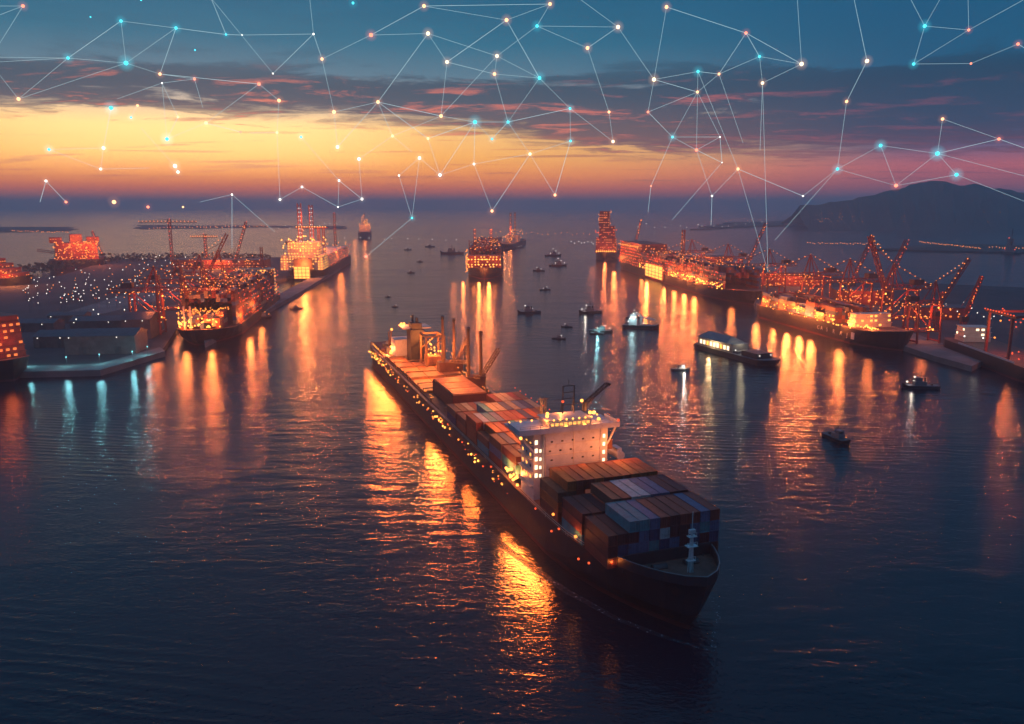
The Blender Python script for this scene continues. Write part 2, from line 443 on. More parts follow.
# bulwark round the bow, a raised strake with thickness
bw = MB()
for s in (0, 1):
    pts = [p for p in edge[s] if p[0] > 116]
    for a, c in zip(pts, pts[1:]):
        n_ = .25 if s == 0 else -.25
        bw.add([a, c, (c[0], c[1], c[2]+2.1), (a[0], a[1], a[2]+2.1),
                (a[0]-.1, a[1]+n_, a[2]), (c[0]-.1, c[1]+n_*(abs(c[1])>.3), c[2]), (c[0]-.1, c[1]+n_*(abs(c[1])>.3), c[2]+2.1), (a[0]-.1, a[1]+n_, a[2]+2.1)],
               [(0,1,2,3),(7,6,5,4),(3,2,6,7)])
bw.build('bulwark', M['hull'], ship)
for s in (0, 1):
    q = MB(); pts = [p for p in edge[s] if p[0] > 116]
    for a, c in zip(pts, pts[1:]): q.bar((a[0], a[1], a[2]+2.16), (c[0], c[1], c[2]+2.16), .22, .12)
    q.build('bulwark_cap', M['cabin'], ship)
for s in (0, 1): rail_mb([p for p in edge[s] if p[0] < 117], 1.2, .05).build('railing', M['cream'], ship)
# breakwater before the foremost stack
MB().box(122.9, 123.4, -11.2, 11.2, 10.4, 14.4).build('breakwater', M['hull'], ship)
# windlasses and bollards on the forecastle
for y in (-4, 4):
    q = MB().box(125, 128, y-1.4, y+1.4, 10.6, 11.2); q.tube((126.5, y-1.7, 12), (126.5, y+1.7, 12), .9, n=12)
    q.build('windlass', M['steel'], ship)
for x, y in ((123,-9),(123,9),(129,-6),(129,6),(132,-3.5),(132,3.5)):
    q = MB(); q.tube((x-.6,y,10.5),(x-.6,y,12),.28); q.tube((x+.6,y,10.5),(x+.6,y,12),.28); q.build('bollard', M['steel'], ship)
# anchors in their pockets
for s in (-1, 1):
    q = MB(); q.bar((126, s*7.6, 8.6), (127, s*7.0, 6.2), .5); q.bar((125.4, s*8.1, 6.4), (128.6, s*6.2, 6.2), .6, .4)
    q.build('anchor', M['steel'], ship)
# white foremast with platforms
fx = 131; fm = MB(); fm.tube((fx, 1, 10.6), (fx, 1, 21), .34, r2=.24); fm.tube((fx,1,21),(fx,1,26),.1)
for s in (-.55, .55): fm.tube((fx+s*.5, 1+s, 10.6), (fx, 1+s*.5, 20.6), .12)
for z, ww in ((14.9, .95), (18.2, 1.25), (20.4, 1.0)):
    fm.box(fx-ww*.6, fx+ww*.6, 1-ww, 1+ww, z, z+.14)
    for yy in (-ww, 0, ww): fm.bar((fx+.3, 1+yy, z+.14), (fx+.3, 1+yy, z+.9), .08)
    fm.bar((fx+.3, 1-ww, z+.9), (fx+.3, 1+ww, z+.9), .08)
fm.box(fx-.35, fx+.35, .3, 1.7, 21.2, 22)
fm.build('foremast', M['white'], ship)

# --- bridge block
BX0, BX1, BY0, BY1, BZ1 = 64, 75.5, -13.6, 8.6, 29.2
sup = MB(); sup.box(BX0, BX1, BY0+2.6, BY1-2, 10.1, BZ1); sup.box(BX0+.6, BX1-.9, BY0, BY0+2.6, 10.1, BZ1-.4); sup.box(BX0+.6, BX1-.9, BY1-2, BY1, 10.1, BZ1-.4)
sup = sup.build('superstructure', M['white'], ship)
for r_ in range(4):       # small dark ports on the white front
    for c_ in range(5):
        if (r_*3+c_*2) % 7 == 5: continue
        y = BY0+4.6+c_*3.1+(.35 if r_ % 2 else -.2); z = 18.6+r_*2.6
        MB().box(BX1, BX1+.06, y-.32, y+.32, z, z+.42).build('window', M['glass'], sup)
for r_ in range(5):       # lit windows in the recessed side columns
    z = 16.6+r_*2.35
    for y, big in ((BY0+.75, .95), (BY0+1.95, .7), (BY1-1.1, .85)):
        if y == BY0+1.95 and r_ == 4: continue
        MB().box(BX1-.9, BX1-.82, y-.42*big, y+.42*big, z, z+1.25*big).build('window', M['win_w'], sup)
for r_ in range(4):
    for c_ in range(3):
        x = BX0+2.2+c_*3; z = 16+r_*3.1
        MB().box(x-.45, x+.45, BY0-.06, BY0, z, z+.8).build('window', M['win_y'] if (r_+c_) % 3 else M['glass'], sup)
wg = MB(); wg.box(BX0-.5, BX1+.7, -18.3, 11.6, BZ1+.003, BZ1+.5)
wg.box(BX0+2.5, BX1+.7, -18.3, -18.05, BZ1+.5, BZ1+1.5); wg.box(BX0+2.5, BX1+.7, 11.35, 11.6, BZ1+.5, BZ1+1.5)
wg.box(BX1+.5, BX1+.7, -18.05, 11.35, BZ1+.5, BZ1+1.5)
wg.build('bridge_wing', M['white'], ship)
for y0, y1 in ((BY1, 11.4), (BY0, -18.0)):
    for x in (BX0+2.5, BX1-1.2): MB().bar((x, y0, 24), (x, y1, BZ1), .45).build('wing_brace', M['white'], ship)
wh = MB(); wh.box(BX0+1.5, BX1-2, -8.5, 4, BZ1+.5, BZ1+2.3); wh.box(BX0+1, BX1-2.6, -9, 4.5, BZ1+2.3, BZ1+2.6)
wh = wh.build('wheelhouse', M['cream'], ship)
for c_ in range(9):
    y = -8.2+c_*1.34; MB().box(BX1-2, BX1-1.94, y, y+.95, BZ1+1.1, BZ1+1.9).build('window', M['win_y'], wh)
rt = MB()
for y in (-3.2, .2):
    rt.bar((70, y, BZ1+3.5), (70, y, BZ1+11.5), .3); rt.bar((68.4, y, BZ1+3.5), (70, y, BZ1+9), .2)
for z in (6, 7.8, 9.6, 11.4): rt.bar((70, -3.2, BZ1+z), (70, .2, BZ1+z), .22)
rt.bar((70, .2, BZ1+6.2), (70, 3, BZ1+6.2), .18); rt.bar((70, -6, BZ1+7.6), (70, -3.2, BZ1+7.6), .14)
rt.bar((70,-1.5,BZ1+11.4),(70,-1.5,BZ1+13.2),.12)
rt.build('radar_mast', M['steel'], ship)
cr = MB(); cr.tube((68.5, 4.2, BZ1+3.5), (68.5, 4.2, BZ1+6), .7); cr.lattice((68.5, 4.4, BZ1+5.6), (69.5, 10.6, BZ1+11), .8, 1, .2)
cr.bar((69.5,10.6,BZ1+11),(69.5,11.6,BZ1+10.6),.7); cr.bar((68.5,5,BZ1+4.2),(69.2,8,BZ1+8.6),.16); cr.bar((69.5,10.9,BZ1+10.4),(69.5,7,BZ1+4.6),.08)
cr.build('deck_crane', M['steel'], ship)
MB().box(66, 71, BY1+.02, BY1+3.4, 21.2, 24).build('lifeboat_deck', M['orange'], ship)
rail_mb([(BX1+.4, -18+k*2.95, BZ1+1.5) for k in range(11)], .9, .05).build('railing', M['cream'], ship)
lb = MB(); lb.tube((65.5, BY1+6, 19), (71.5, BY1+6, 19), 1.3, n=10); lb.box(66.5, 70.5, BY1+5.2, BY1+6.8, 20, 20.9)
lb.build('lifeboat', M['white'], ship)
mm = MB(); mm.lattice((40, 3, 18.8), (40, 3, 30), 1.3, 1.4, .2); mm.bar((40, 1, 29.5), (40, 5, 29.5), .25); mm.bar((40,1,25),(40,5,25),.2)
mm.build('lattice_mast', M['steel'], ship)

# --- cargo hold block and hatch covers between the bridge and the stern
hb = MB(); hb.box(-60, -27, -8.6, 5.6, 10, 16.2)
hold = hb.build('hold_coaming', CC['maroon'], ship)
for k in range(3):
    MB().box(-59.6+k*10.9, -49.3+k*10.9, -8.2, 5.2, 16.203, 16.7).build('hatch_cover', M['orange'], ship)
for x0 in (-150, -137.6, -124.4):
    for y0 in (-12.6, -4.1, 4.4):
        if x0 < -130 and y0 > -6: continue
        MB().box(x0, x0+11.6, y0, y0+8.1, 10.1, 11.4).build('hatch_cover', M['orange'], ship)
for x0 in (-110, -97, -84, -71.5):
    for y0 in (-12.6, -4.1, 4.4):
        MB().box(x0, x0+(11.2 if x0 > -80 else 12.2), y0, y0+8.1, 10.1, 11.2+(.5 if x0 < -90 else 0)).build('hatch_cover', M['orange'], ship)
# pairs of derrick posts
for x, y, h in ((-96, 5.5, 24), (-96, 11, 22.5), (-60, 7.6, 23.5), (-60, 13.2, 21.5)):
    q = MB(); q.tube((x, y, 10), (x, y, 13+h), .85, n=10, r2=.6); q.tube((x, y, 13+h), (x+.5, y, 14.4+h), .8, 1, n=10)
    q.build('derrick_post', [M['yellow'], M['steel']], ship)
for x in (-96, -60):
    q = MB(); q.box(x-3, x+3, 3, 14.6, 10.05, 16.4); q.build('winch_house', M['deck'], ship)
for (p, q_) in (((-93, 8, 17), (-72, 12, 20)), ((-57, 13, 17), (-42, 15.5, 31)), ((-57, 9.5, 17), (-40, 6, 20)), ((-93, 12, 17), (-86, 15, 29))):
    MB().lattice(p, q_, 1.3, 1.6, .28).build('derrick_boom', M['yellow'], ship)
# aft block, dark exhaust tower and gantry frame
MB().box(-152, -141, -8.5, 1.2, 10.05, 20.5).build('aft_house', M['white'], ship)
ft = MB(); ft.box(-139.5, -130, -2.6, 4.4, 10.05, 27); ft.box(-138.5, -131, -1.8, 3.6, 27, 30.2); ft.tube((-136.5,0,30),(-136.5,0,34),.6,n=10); ft.tube((-133.5,1.5,30),(-133.5,1.5,33),.7,n=10)
ft.build('funnel', M['steel'], ship)
MB().box(-146, -133, -6, 9, 27.003, 27.7).build('funnel_platform', M['cream'], ship)
gf = MB()
for x in (-121, -109):
    for y in (.5, 9.6): gf.bar((x, y, 10), (x, y, 27), .9)
    gf.bar((x, .5, 26.6), (x, 9.6, 26.6), .9); gf.bar((x, .5, 19), (x, 9.6, 26), .5)
for y in (.5, 9.6): gf.bar((-121, y, 26.6), (-109, y, 26.6), .9)
gf.build('gantry_frame', M['yellow'], ship)
MB().box(-119, -111.5, 1.6, 8.6, 11.45, 16).build('engine_hatch', M['orange'], ship)
MB().box(-184, -166, -11.5, 11, 10.05, 11.6).build('poop_deck_house', M['deck'], ship)
q = MB(); q.bar((-172, -6, 11.6), (-158, -7, 23), .5); q.bar((-172, -6, 11.6),(-172,-6,20),.6); q.bar((-172,-6,20),(-158,-7,23),.3); q.build('stern_crane', M['yellow'], ship)
MB().lattice((-90, 15, 10), (-90, 15, 25), 1, 1.2, .2).build('lattice_mast', M['steel'], ship)

random.seed(77)
for x0 in range(-186, -36, 9):      # ventilators and small deck gear along both sides
    for y in (-13.7, 13.4):
        if random.random() < .3: continue
        q = MB(); q.tube((x0, y, 10), (x0, y, 11.8), .3, n=8); q.tube((x0, y, 11.8), (x0, y, 12.3), .55, n=8); q.build('ventilator', M['yellow'], ship)
for x0 in (-183, -176, -163, -157):
    q = MB().box(x0, x0+3.4, -7+random.uniform(-3,2), -4+random.uniform(0,6), 11.602 if x0 < -166 else 10.06, 13.4); q.build('deck_locker', M['deckgrey'], ship)
for x0 in (-111.2, -98.2, -85.2, -72.6, -138.6, -125.5, -26, -62):
    q = MB(); q.box(x0-.5, x0+.5, -12.4, 12.2, 11.9, 12.2)
    for y in (-12.2, -4.2, 4.1, 12): q.bar((x0, y, 10), (x0, y, 12), .3)
    q.build('catwalk', M['yellow'], ship)
for y in (-13.9, 13.7):
    q = MB()
    for zz, yy in ((10.5, 0), (10.5, .45), (10.9, .2)): q.tube((-165, y+yy, zz), (-30, y+yy, zz), .14, n=5)
    q.build('deck_pipe', M['deck'], ship)
for k in range(5):       # storey ledges on the bridge front, drain pipes and a ladder
    z = 14+k*2.95; MB().box(BX1, BX1+.1, BY0+2.7, BY1-2.1, z, z+.12).build('ledge', M['cream'], sup)
for y in (BY0+3.1, -2.2, BY1-2.6): MB().tube((BX1+.16, y, 11), (BX1+.16, y, BZ1-.1), .09, n=6).build('drain_pipe', M['cream'], sup)
for k in range(4):
    z = 14+k*3.9; MB().box(BX0+.8, BX1-1.2, BY0-1.1, BY0-.02, z, z+.16).build('side_gallery', M['cream'], sup)
# --- lamps on the main ship
random.seed(21)
pts = []
for i in range(40):
    x = random.choice((random.uniform(-182, -100), random.uniform(-120, 60)))
    pts.append((x, -15.2 if x > -165 else -14.3, random.uniform(6.2, 9.6)))
lamps(ship, pts[:30], .34, M['glow_o']); lamps(ship, pts[30:], .28, M['glow_r'])
lamps(ship, [(x, -15.15, random.uniform(5.5, 8.5)) for x in (-186,-180,-176,-172,-168,-166,-163,-160,-157,-154,-150,-144,-140,-128,-122,-30,-27,-24,-21,-18,-15,20,24,28)], .4, M['glow_y'])
lamps(ship, [(60+random.uniform(-6,4), -14.3+random.uniform(-.4,.4), 10.6+random.uniform(0, 4)) for _ in range(18)], .42, M['glow_y'])
lamps(ship, [(80+k*9+random.uniform(-3,3), -15.1, random.uniform(7.5, 11)) for k in range(5)], .3, M['glow_r'])
lamps(ship, [(119.6, -11, 12), (106, -14.9, 12.5), (92, -14.9, 12.8)], .4, M['glow_o'])
lamps(ship, [(73.5, -9.3, BZ1+4.2), (72.5, -8.8, BZ1+4.6), (74.5, -4, BZ1+1.1), (74.6, 1.5, BZ1+1.1), (73, 3.8, BZ1+4), (73, 5, BZ1+3.9), (70, 8, BZ1+1)], .5, M['glow_y'])
lamps(ship, [(75.8, 11.2, BZ1+1.8), (70, -3.2, BZ1+7)], .4, M['glow_r'])
lamps(ship, [(BX1+.3, -17.8, BZ1-.6), (70,2.6,BZ1+6.8)], .45, M['glow_y'])
lamps(ship, [(-158,-7,23.6), (-146,-4,28.3), (-144,-3,28.6), (-143,-5,28.2), (-153,-8.8,12.5),(-153,-8.6,15),(-154,-8.8,11.4),(-150,-9,11)], .6, M['glow_y'])
lamps(ship, [(-121+random.uniform(0,11), random.uniform(1.4, 8.8), 16.4+random.uniform(0, 5)) for _ in range(14)], .42, M['glow_y'])
lamps(ship, [(x+random.uniform(-2.5,2.5), 2.8+random.uniform(-.2,9), 16.6+random.uniform(0,5)) for x in (-96,-60) for _ in range(9)], .26, M['glow_o'])
lamps(ship, [(x-.7, y-.7, z) for x, y in ((-96,5.5),(-96,11),(-60,7.6)) for z in (20,25)], .22, M['glow_o'])
pts = []
for cx_ in (-184, -176, -165, -158, -143, -131, -118, -101, -82, -60, -34, -22, -8, 14, 26, 44, 52):
    for i in range(random.randint(2, 6)):
        x = cx_+random.gauss(0, 2.2); pts.append((x, -15.25 if x > -165 else -14.4, random.uniform(5.6, 10.2)))
for i, p in enumerate(pts): lamps(ship, [p], (.12, .17, .22, .3)[i % 4], M[('glow_o', 'glow_r', 'glow_o', 'glow_r', 'glow_y')[i % 5]])
lamps(ship, [(random.uniform(-186, -30), random.choice((-12.9, 12.9))+random.uniform(-.3,.3), random.uniform(11.6, 13)) for _ in range(46)], .22, M['glow_o'])
lamps(ship, [(x, y, 10.9) for x in range(-186, -152, 4) for y in (-12.6, 11.6)], .24, M['glow_y'])
lamps(ship, [(x, 14.9, z) for x in range(-20, 62, 6) for z in (19.2, 16)], .22, M['glow_r'])
lamps(ship, [(BX1-2.4, -9+k*1.9, BZ1+2.75) for k in range(8)]+[(BX0+.2, -17+k*3.4, BZ1+.7) for k in range(9)], .26, M['glow_y'])
# their light
for p, P in (((-153,-11,14), 1.012e+04), ((-145,-4,31), 7.5e3), ((-172,0,20), 1.215e+04), ((-115,5,22), 1.822e+04), ((-104,-6,18), 1.012e+04), ((-82,-6,18), 1.012e+04), ((-130,-9,16), 6e3),
             ((-66,2,22), 6075), ((-50,-2,23), 6075), ((-36,-2,23), 4.5e3), ((-90,10,24), 4.5e3), ((-14,6,26), 6e3), ((4,-4,25), 5.25e3), ((18,4,27), 6.75e3), ((30,-6,26), 6e3), ((42,0,27), 7.5e3), ((56,-4,25), 6.75e3),
             ((63.1,-14.7,14), 2.6e3), ((57,-16.2,14.6), 2.4e3), ((79,9.6,24.6), 2.4e3), ((80,4,24.2), 900), ((80,-2,24.2), 700), ((80,-8,24.2), 600), ((77,-14.6,20), 500),
             ((72,-9.8,BZ1+3), 1.2e3), ((72,5.4,BZ1+3), 1.2e3), ((66,-2,BZ1+4), 1.2e3),
             ((121.5,-13,12.5), 350), ((105.7,-15.6,13), 300)):
    light(ship, p, P)
for x, P in ((-184, 4e3), (-168, 1.0e4), (-150, 1.4e4), (-132, 1.4e4), (-114, 1.0e4), (-98, 5e3), (-30, 1.4e4), (-18, 1.4e4), (-6, 6e3), (24, 8e3)):
    for k in range(3): overside(ship, (x+(k-1)*5, -16.8, 8+k%2*1.2), P*.5)
for x, P in ((60, 6e3), (66, 9e3), (72, 1.1e4), (78, 1.1e4), (84, 9e3), (90, 5e3)):
    for k in range(2): overside(ship, (x+k*3, -16.8, 8.6), P*.8)

# --- containers on deck: x centre, base z, tiers per column, name of the bay
NCOL = 11
ys = [(-5+i)*2.6 for i in range(NCOL)]
bays = [
    (115.6, 'foremost bay', [3,3,4,4,4,4,4,4,4,4,4], 4, 'front'),
    (102.0, 'second bay from the bow', [3,3,3,4,4,4,4,4,4,4,4], 2, 'mid'),
    (87.2, 'bay against the bridge front', [3,4,4,4,4,4,4,4,4,4,4], 2, 'hot'),
    (56.0, 'bay behind the bridge', [3,3,3,3,3,3,3,3,3,3,3], 1, 'warm'),
    (43.0, 'second bay behind the bridge', [3,3,3,3,3,3,3,3,3,3,3], 1, 'warm'),
    (30.0, 'third bay behind the bridge', [2,3,3,3,3,3,3,3,3,3,3], 1, 'warm'),
    (17.0, 'fourth bay behind the bridge', [3,3,3,3,3,3,3,3,3,3,2], 1, 'warm'),
    (4.0, 'fifth bay behind the bridge', [2,2,2,3,3,3,3,3,3,3,3], 1, 'warm'),
    (-9.0, 'sixth bay behind the bridge', [2,2,2,2,2,2,3,3,3,3,3], 1, 'warm'),
]
TN = {0: 'bottom tier', 1: 'second tier', 2: 'third tier', 3: 'top tier'}
random.seed(5)
pal = {'front': ['teal','slate blue','slate blue','navy','rust red','maroon','slate blue','navy','teal','maroon','pale grey'],
       'mid': ['rust red','maroon','navy','teal','pale grey','slate blue','slate blue','rust red'],
       'hot': ['rust red','orange','orange','rust red','maroon','brown'],
       'warm': ['rust red','orange','brown','slate blue','rust red','maroon','beige','navy','teal']}
toprow = {'foremost bay': ['rust red','maroon','teal','teal','slate blue','rust red','maroon','rust red','rust red','slate blue','rust red'],
          'second bay from the bow': ['maroon','rust red','maroon','brown','rust red','pale grey','pale grey','slate blue','slate blue','maroon','maroon']}
nxt = [112.9, 99.4, 84.8]
for bi, (bx, bname, tiers, depth, pk) in enumerate(bays):
    for c_, n_ in enumerate(tiers):
        for t_ in range(n_):
            ahead = bays[bi-1][2][c_] if bi in (1, 2, 4, 5, 6, 7, 8) else 0
            show = (c_ < 2 or c_ > 9 or t_ >= n_-1 or t_ >= ahead-1
                    or (c_ > 0 and tiers[c_-1] <= t_) or bi == 0)
            if not show: continue
            colr = random.choice(pal[pk])
            if t_ == n_-1 and bname in toprow: colr = toprow[bname][c_]
            if bi == 6 and c_ == 1 and t_ == n_-1: colr = 'pale grey'
            tn = 'top tier' if t_ == n_-1 else TN[t_]
            p = W(bx+random.uniform(-.08,.08), ys[c_], 11.0+t_*(CH+.02))
            o = container(p, HA, colr, f'{colr} container, {tn}, {bname}, {ORD[c_]} row from left', 'containers stacked on the main ship')
# ================================================================== moored ships
def moored(label, stern, bow, B, D, up=2.5, hullm='hull2', name='cargo_ship', cat='cargo ship'):
    s = Vector((stern[0], stern[1], 0)); b_ = Vector((bow[0], bow[1], 0)); dv = b_-s
    t = thing(name, label, cat, (s+b_)/2, math.atan2(dv.y, dv.x)); Ln = dv.length
    h_, d_, e_ = hull_mb(Ln, B, D, up)
    h_.build('hull', [M[hullm], M['boot']], t); d_.build('deck', M['deck'], t)
    return t, Ln
_wc = {}; _wm = {}
def windows(t, o, ps, wm):
    random.shuffle(ps); rest = MB()
    for x, y, z, r_ in ps:
        n_ = _wc.get(t.name, 0)
        if n_ < 96:
            if wm not in _wm: _wm[wm] = MB().box(-.9, .9, -.04, .04, 0, 1.3).build('window', M[wm], o).data; w_ = o.children[-1]
            else: w_ = bpy.data.objects.new('window', _wm[wm]); COL.objects.link(w_); w_.parent = o
            w_.location = (x, y, z); w_.rotation_euler = (0, 0, PI/2 if r_ else 0); _wc[t.name] = n_+1
        elif r_: rest.box(x-.04, x+.04, y-.9, y+.9, z, z+1.3)
        else: rest.box(x-.9, x+.9, y-.04, y+.04, z, z+1.3)
    if rest.v: tag(rest.build('windows', M[wm], o), kind='stuff')
def block(t, x0, x1, y0, y1, z0, floors, m='cream', lit=.6, wm='win_y', name='superstructure', fh=3.0, sides='all', step=3.2):
    """deckhouse with its storeys, each stepped a little, and lit windows as sub-parts (one mesh per face row)"""
    q = MB()
    for k in range(floors):
        i = .25*k
        q.box(x0+i, x1-i, y0+i, y1-i, z0+k*fh, z0+(k+1)*fh-.28); q.box(x0-.5+i, x1+.5-i, y0-.5+i, y1+.5-i, z0+(k+1)*fh-.28, z0+(k+1)*fh)
    o = q.build(name, M[m], t)
    ps = []
    for k in range(floors):
        i = .25*k; z = z0+k*fh+.8
        for face in range(4):
            ln = (x1-x0) if face < 2 else (y1-y0); nn = max(2, int(ln/step))
            for j in range(nn):
                if random.random() > lit: continue
                u = (j+.5)/nn
                ps.append(((x0+u*ln, y0+i-.04, z, 0), (x0+u*ln, y1-i+.04, z, 0), (x0+i-.04, y0+u*ln, z, 1), (x1-i+.04, y0+u*ln, z, 1))[face])
    windows(t, o, ps, wm)
    return o
def stacks(t, x0, x1, B, z0, hi, label, group, indiv=True, lowy=0, warm=True, cat='container'):
    """container stacks standing on a moored ship's deck"""
    Wt = wmat(t); rz = t.rotation_euler.z; nc = int((B-2)/2.56); nb = int((x1-x0)/13.2)
    q = MB(); names = ['rust red','maroon','orange','brown','rust red','navy','beige','slate blue']
    for b_ in range(nb):
        for c_ in range(nc):
            n_ = hi+random.choice((-2,-1,-1,0,0)) if hi > 2 else random.randint(1, hi)
            x = x0+6.6+b_*13.2; y = (c_-(nc-1)/2)*2.56
            for k in range(n_):
                if not indiv and 0 < c_ < nc-1 and k < n_-2: continue
                if indiv and (k < n_-1 and 0 < c_ < nc-1 and 0 < b_ < nb-1): continue
                z = z0+k*2.62; cn = random.choice(names)
                if indiv: container(Wt @ Vector((x, y, z)), rz, cn, f'{cn} container {label}', f'{cn} containers {group}')
                else: q.box(x-6.1, x+6.1, y-1.22, y+1.22, z, z+2.6, CN.index(cn))
    if q.v:
        o = q.build('stacked_containers', [CC[n] for n in CN]); o.location = t.location; o.rotation_euler = t.rotation_euler
        tag(o, f'mass of red and brown containers {label}', 'containers', None, 'stuff')
def dots(n, x0, x1, y0, y1, z0, z1, rows=None):
    r = []
    for _ in range(n):
        z = random.uniform(z0, z1)
        if rows: z = z0+(z1-z0)*round((z-z0)/(z1-z0)*rows)/rows+random.uniform(-.4,.4)
        r.append((random.uniform(x0, x1), random.uniform(y0, y1), z))
    return r

random.seed(33)
# --- left container ship, bow towards the camera
t, Ln = moored('lit container ship at the left quay, low dark bow towards the camera', at(262,300), at(196,347), 40, 8, 3)
block(t, -Ln/2+14, -Ln/2+30, -17, 17, 8, 8)
stacks(t, -Ln/2+36, Ln/2-40, 40, 8.3, 9, 'stacked on the ship at the left quay', 'on the ship at the left quay', indiv=False)
stacks(t, Ln/2-40, Ln/2-13, 30, 8.6, 4, 'stacked on the fore part of the ship at the left quay', '', indiv=False)
for y in (-9, -5):
    MB().tube((Ln/2-12, y, 8), (Ln/2-12, y, 25), .6, n=8).build('bow_post', M['cream'], t)
MB().lattice((-Ln/2+24, 6, 32), (-Ln/2+24, 6, 52), 2, 2.5, .4).build('mast', M['crane'], t)
lamps(t, dots(78, Ln/2-44, Ln/2-14, -15, 15, 19, 20.5), .42, M['glow_o'])
lamps(t, dots(119, -Ln/2+20, Ln/2-40, -20.3, -19.9, 8, 31, 6)+dots(102, -Ln/2+20, Ln/2-40, 19.9, 20.3, 8, 30, 6), .36, M['glow_r'])
lamps(t, dots(238, -Ln/2+20, Ln/2-40, -19, 19, 28, 33), .36, M['glow_o'])
lamps(t, dots(44, Ln/2-13.6, Ln/2-13, -13, 13, 9.5, 18)+dots(23, Ln/2-39, Ln/2-20, -15.6, -15, 9, 18), .5, M['glow_y'])
for p, P in (((Ln/2-30,0,22), 1.62e+04), ((Ln/2-26,-12,16), 1.35e+04), ((Ln/2-26,12,16), 1.35e+04), ((Ln/2-60,0,36), 1.215e+04), ((0,0,38), 1.62e+04), ((-40,0,38), 1.62e+04), ((20,23,14), 1.35e+04), ((70,23,12), 2.025e+04), ((Ln/2-6,8,12), 2.025e+04), ((Ln/2-6,-8,12), 1.35e+04)):
    light(t, p, P, (1,.2,.04), .9)

# --- tall lit production vessel far up the left quay, stern to the camera
t, Ln = moored('towering floodlit vessel with twin lattice towers, far along the left quay', at(337,262), at(302,281), 50, 12, 2, name='drilling_vessel', cat='vessel')
x = Ln/2
MB().box(x-9, x-5.8, -10, 12, 12.5, 26).build('stern_block', M['cranedark'], t)
dq = MB().box(x+.3, x+.7, -9, 10, 3, 17)
dq = dq.build('lit_hangar_door', M['win_y'], t)
for k in range(5): MB().box(x+.71, x+.95, -9+k*4.6, -8.5+k*4.6, 3, 17).build('door_post', M['crane'], dq)
for k in range(3): MB().box(x+.96, x+1.1, -9, 10, 5+k*4.5, 5.5+k*4.5).build('door_rail', M['crane'], dq)
block(t, x-60, x-12, -27, 24, 12, 6, lit=.6)
block(t, x-52, x-24, -20, 18, 30, 5, lit=.7, name='upper_superstructure')
for y in (-6, 8):
    MB().lattice((x-40, y, 42), (x-40, y, 92 if y < 0 else 90), 4, 5, .7).build('lattice_tower', M['crane'], t)
MB().box(x-44, x-36, -11, 28, 62, 63).build('tower_platform', M['crane'], t)
MB().box(x-46, x-34, -24, -12, 42, 46).build('helideck', M['deckgrey'], t)
for y in (18, 24): MB().lattice((x-70, y-6, 12), (x-70, y-6, 62), 2.5, 4, .5).build('derrick', M['crane'], t)
block(t, -x+30, x-70, -20, 22, 12, 5, lit=.4, wm='win_r', name='process_deck')
MB().lattice((-x+40, 4, 27), (-x+40, 4, 78), 3, 4, .6).build('mast', M['crane'], t)
lamps(t, [(x-40+s*2, y+s*1.5, z) for y in (-6, 8) for z in range(46, 91, 5) for s in (-1, 1)], .55, M['glow_w'])
lamps(t, [(x-37, -10+k*3.2, 63.5) for k in range(12)], .6, M['glow_y'])
lamps(t, dots(84, x-60, x-11, -28, 25, 14, 54), .8, M['glow_y'])
lamps(t, dots(168, -x+20, x-8, -24, 24, 13, 36), .62, M['glow_o'])
lamps(t, [(-x+40, 4, z) for z in range(30, 80, 6)]+dots(70, -x+10, x-70, 20, 25, 12, 30), .6, M['glow_r'])
for p, P in (((x-4,2,40), 3.4e+04), ((x+4,2,20), 8.16e+04), ((x-35,-18,55), 4.08e+04), ((x-30,20,50), 4.08e+04), ((x-66,0,60), 4.08e+04), ((0,26,30), 3.4e+04), ((-60,0,50), 4.08e+04), ((x-40,1,75), 2.72e+04)):
    light(t, p, P, (1,.21,.04), 1.2)

# --- ship in mid channel, bow-on towards the camera
t, Ln = moored('lit ship under way mid channel, end-on with rows of amber windows', at(490,258), at(484,280), 46, 13, 1.5, name='car_carrier', cat='ship')
x = Ln/2
block(t, x-46, x-22, -21, 21, 13, 5, m='crane', lit=.4, step=3.6)
stacks(t, -x+10, x-50, 44, 13.2, 9, 'stacked behind the bridge of the mid channel ship', '', indiv=False)
for y in (-13, 8): MB().lattice((x-60, y, 30), (x-60, y, 60), 2.5, 3.5, .5).build('derrick', M['crane'], t)
for y in (-30, ): MB().lattice((x-52, -17, 13), (x-52, -17, 46), 6, 5, .6).build('loading_tower', M['crane'], t)
lamps(t, [(x-21.6, -20+k*4.4, z) for k in range(10) for z in (17, 23.5)], .8, M['glow_y'])
lamps(t, dots(75, -x+10, x-48, -22, 22, 33, 38)+[(x-60, yy, z) for yy in (-13, 8) for z in range(34, 60, 5)], .62, M['glow_o'])
lamps(t, dots(60, x-70, x-24, -23.4, -22.9, 6, 34), .6, M['glow_o'])
for p, P in (((x+4,-6,9), 2.4e+04), ((x+4,6,9), 2.4e+04), ((x-10,-12,24), 6000), ((x-10,12,24), 6000), ((x-56,0,60), 3.6e+04), ((x-52,-40,30), 1.2e+04), ((0,0,60), 3.6e+04), ((x-10,-26,10), 1.2e+04), ((-60,0,60), 3.6e+04)):
    light(t, p, P, (1,.21,.04), 1.2)
t, Ln = moored('dim freighter with cranes, half behind the mid channel ship', at(520,243), at(503,250), 34, 10, name='freighter', cat='ship')
block(t, -40, 10, -14, 14, 10, 5, lit=.5, wm='win_r')
for x in (-50, 30): MB().lattice((x, 0, 10), (x, 0, 74), 3, 5, .7).build('derrick', M['crane'], t)
lamps(t, dots(60, -Ln/2, Ln/2, -16, 16, 12, 36)+[(x, 0, z) for x in (-50, 30) for z in range(20, 75, 8)], .8, M['glow_o'])
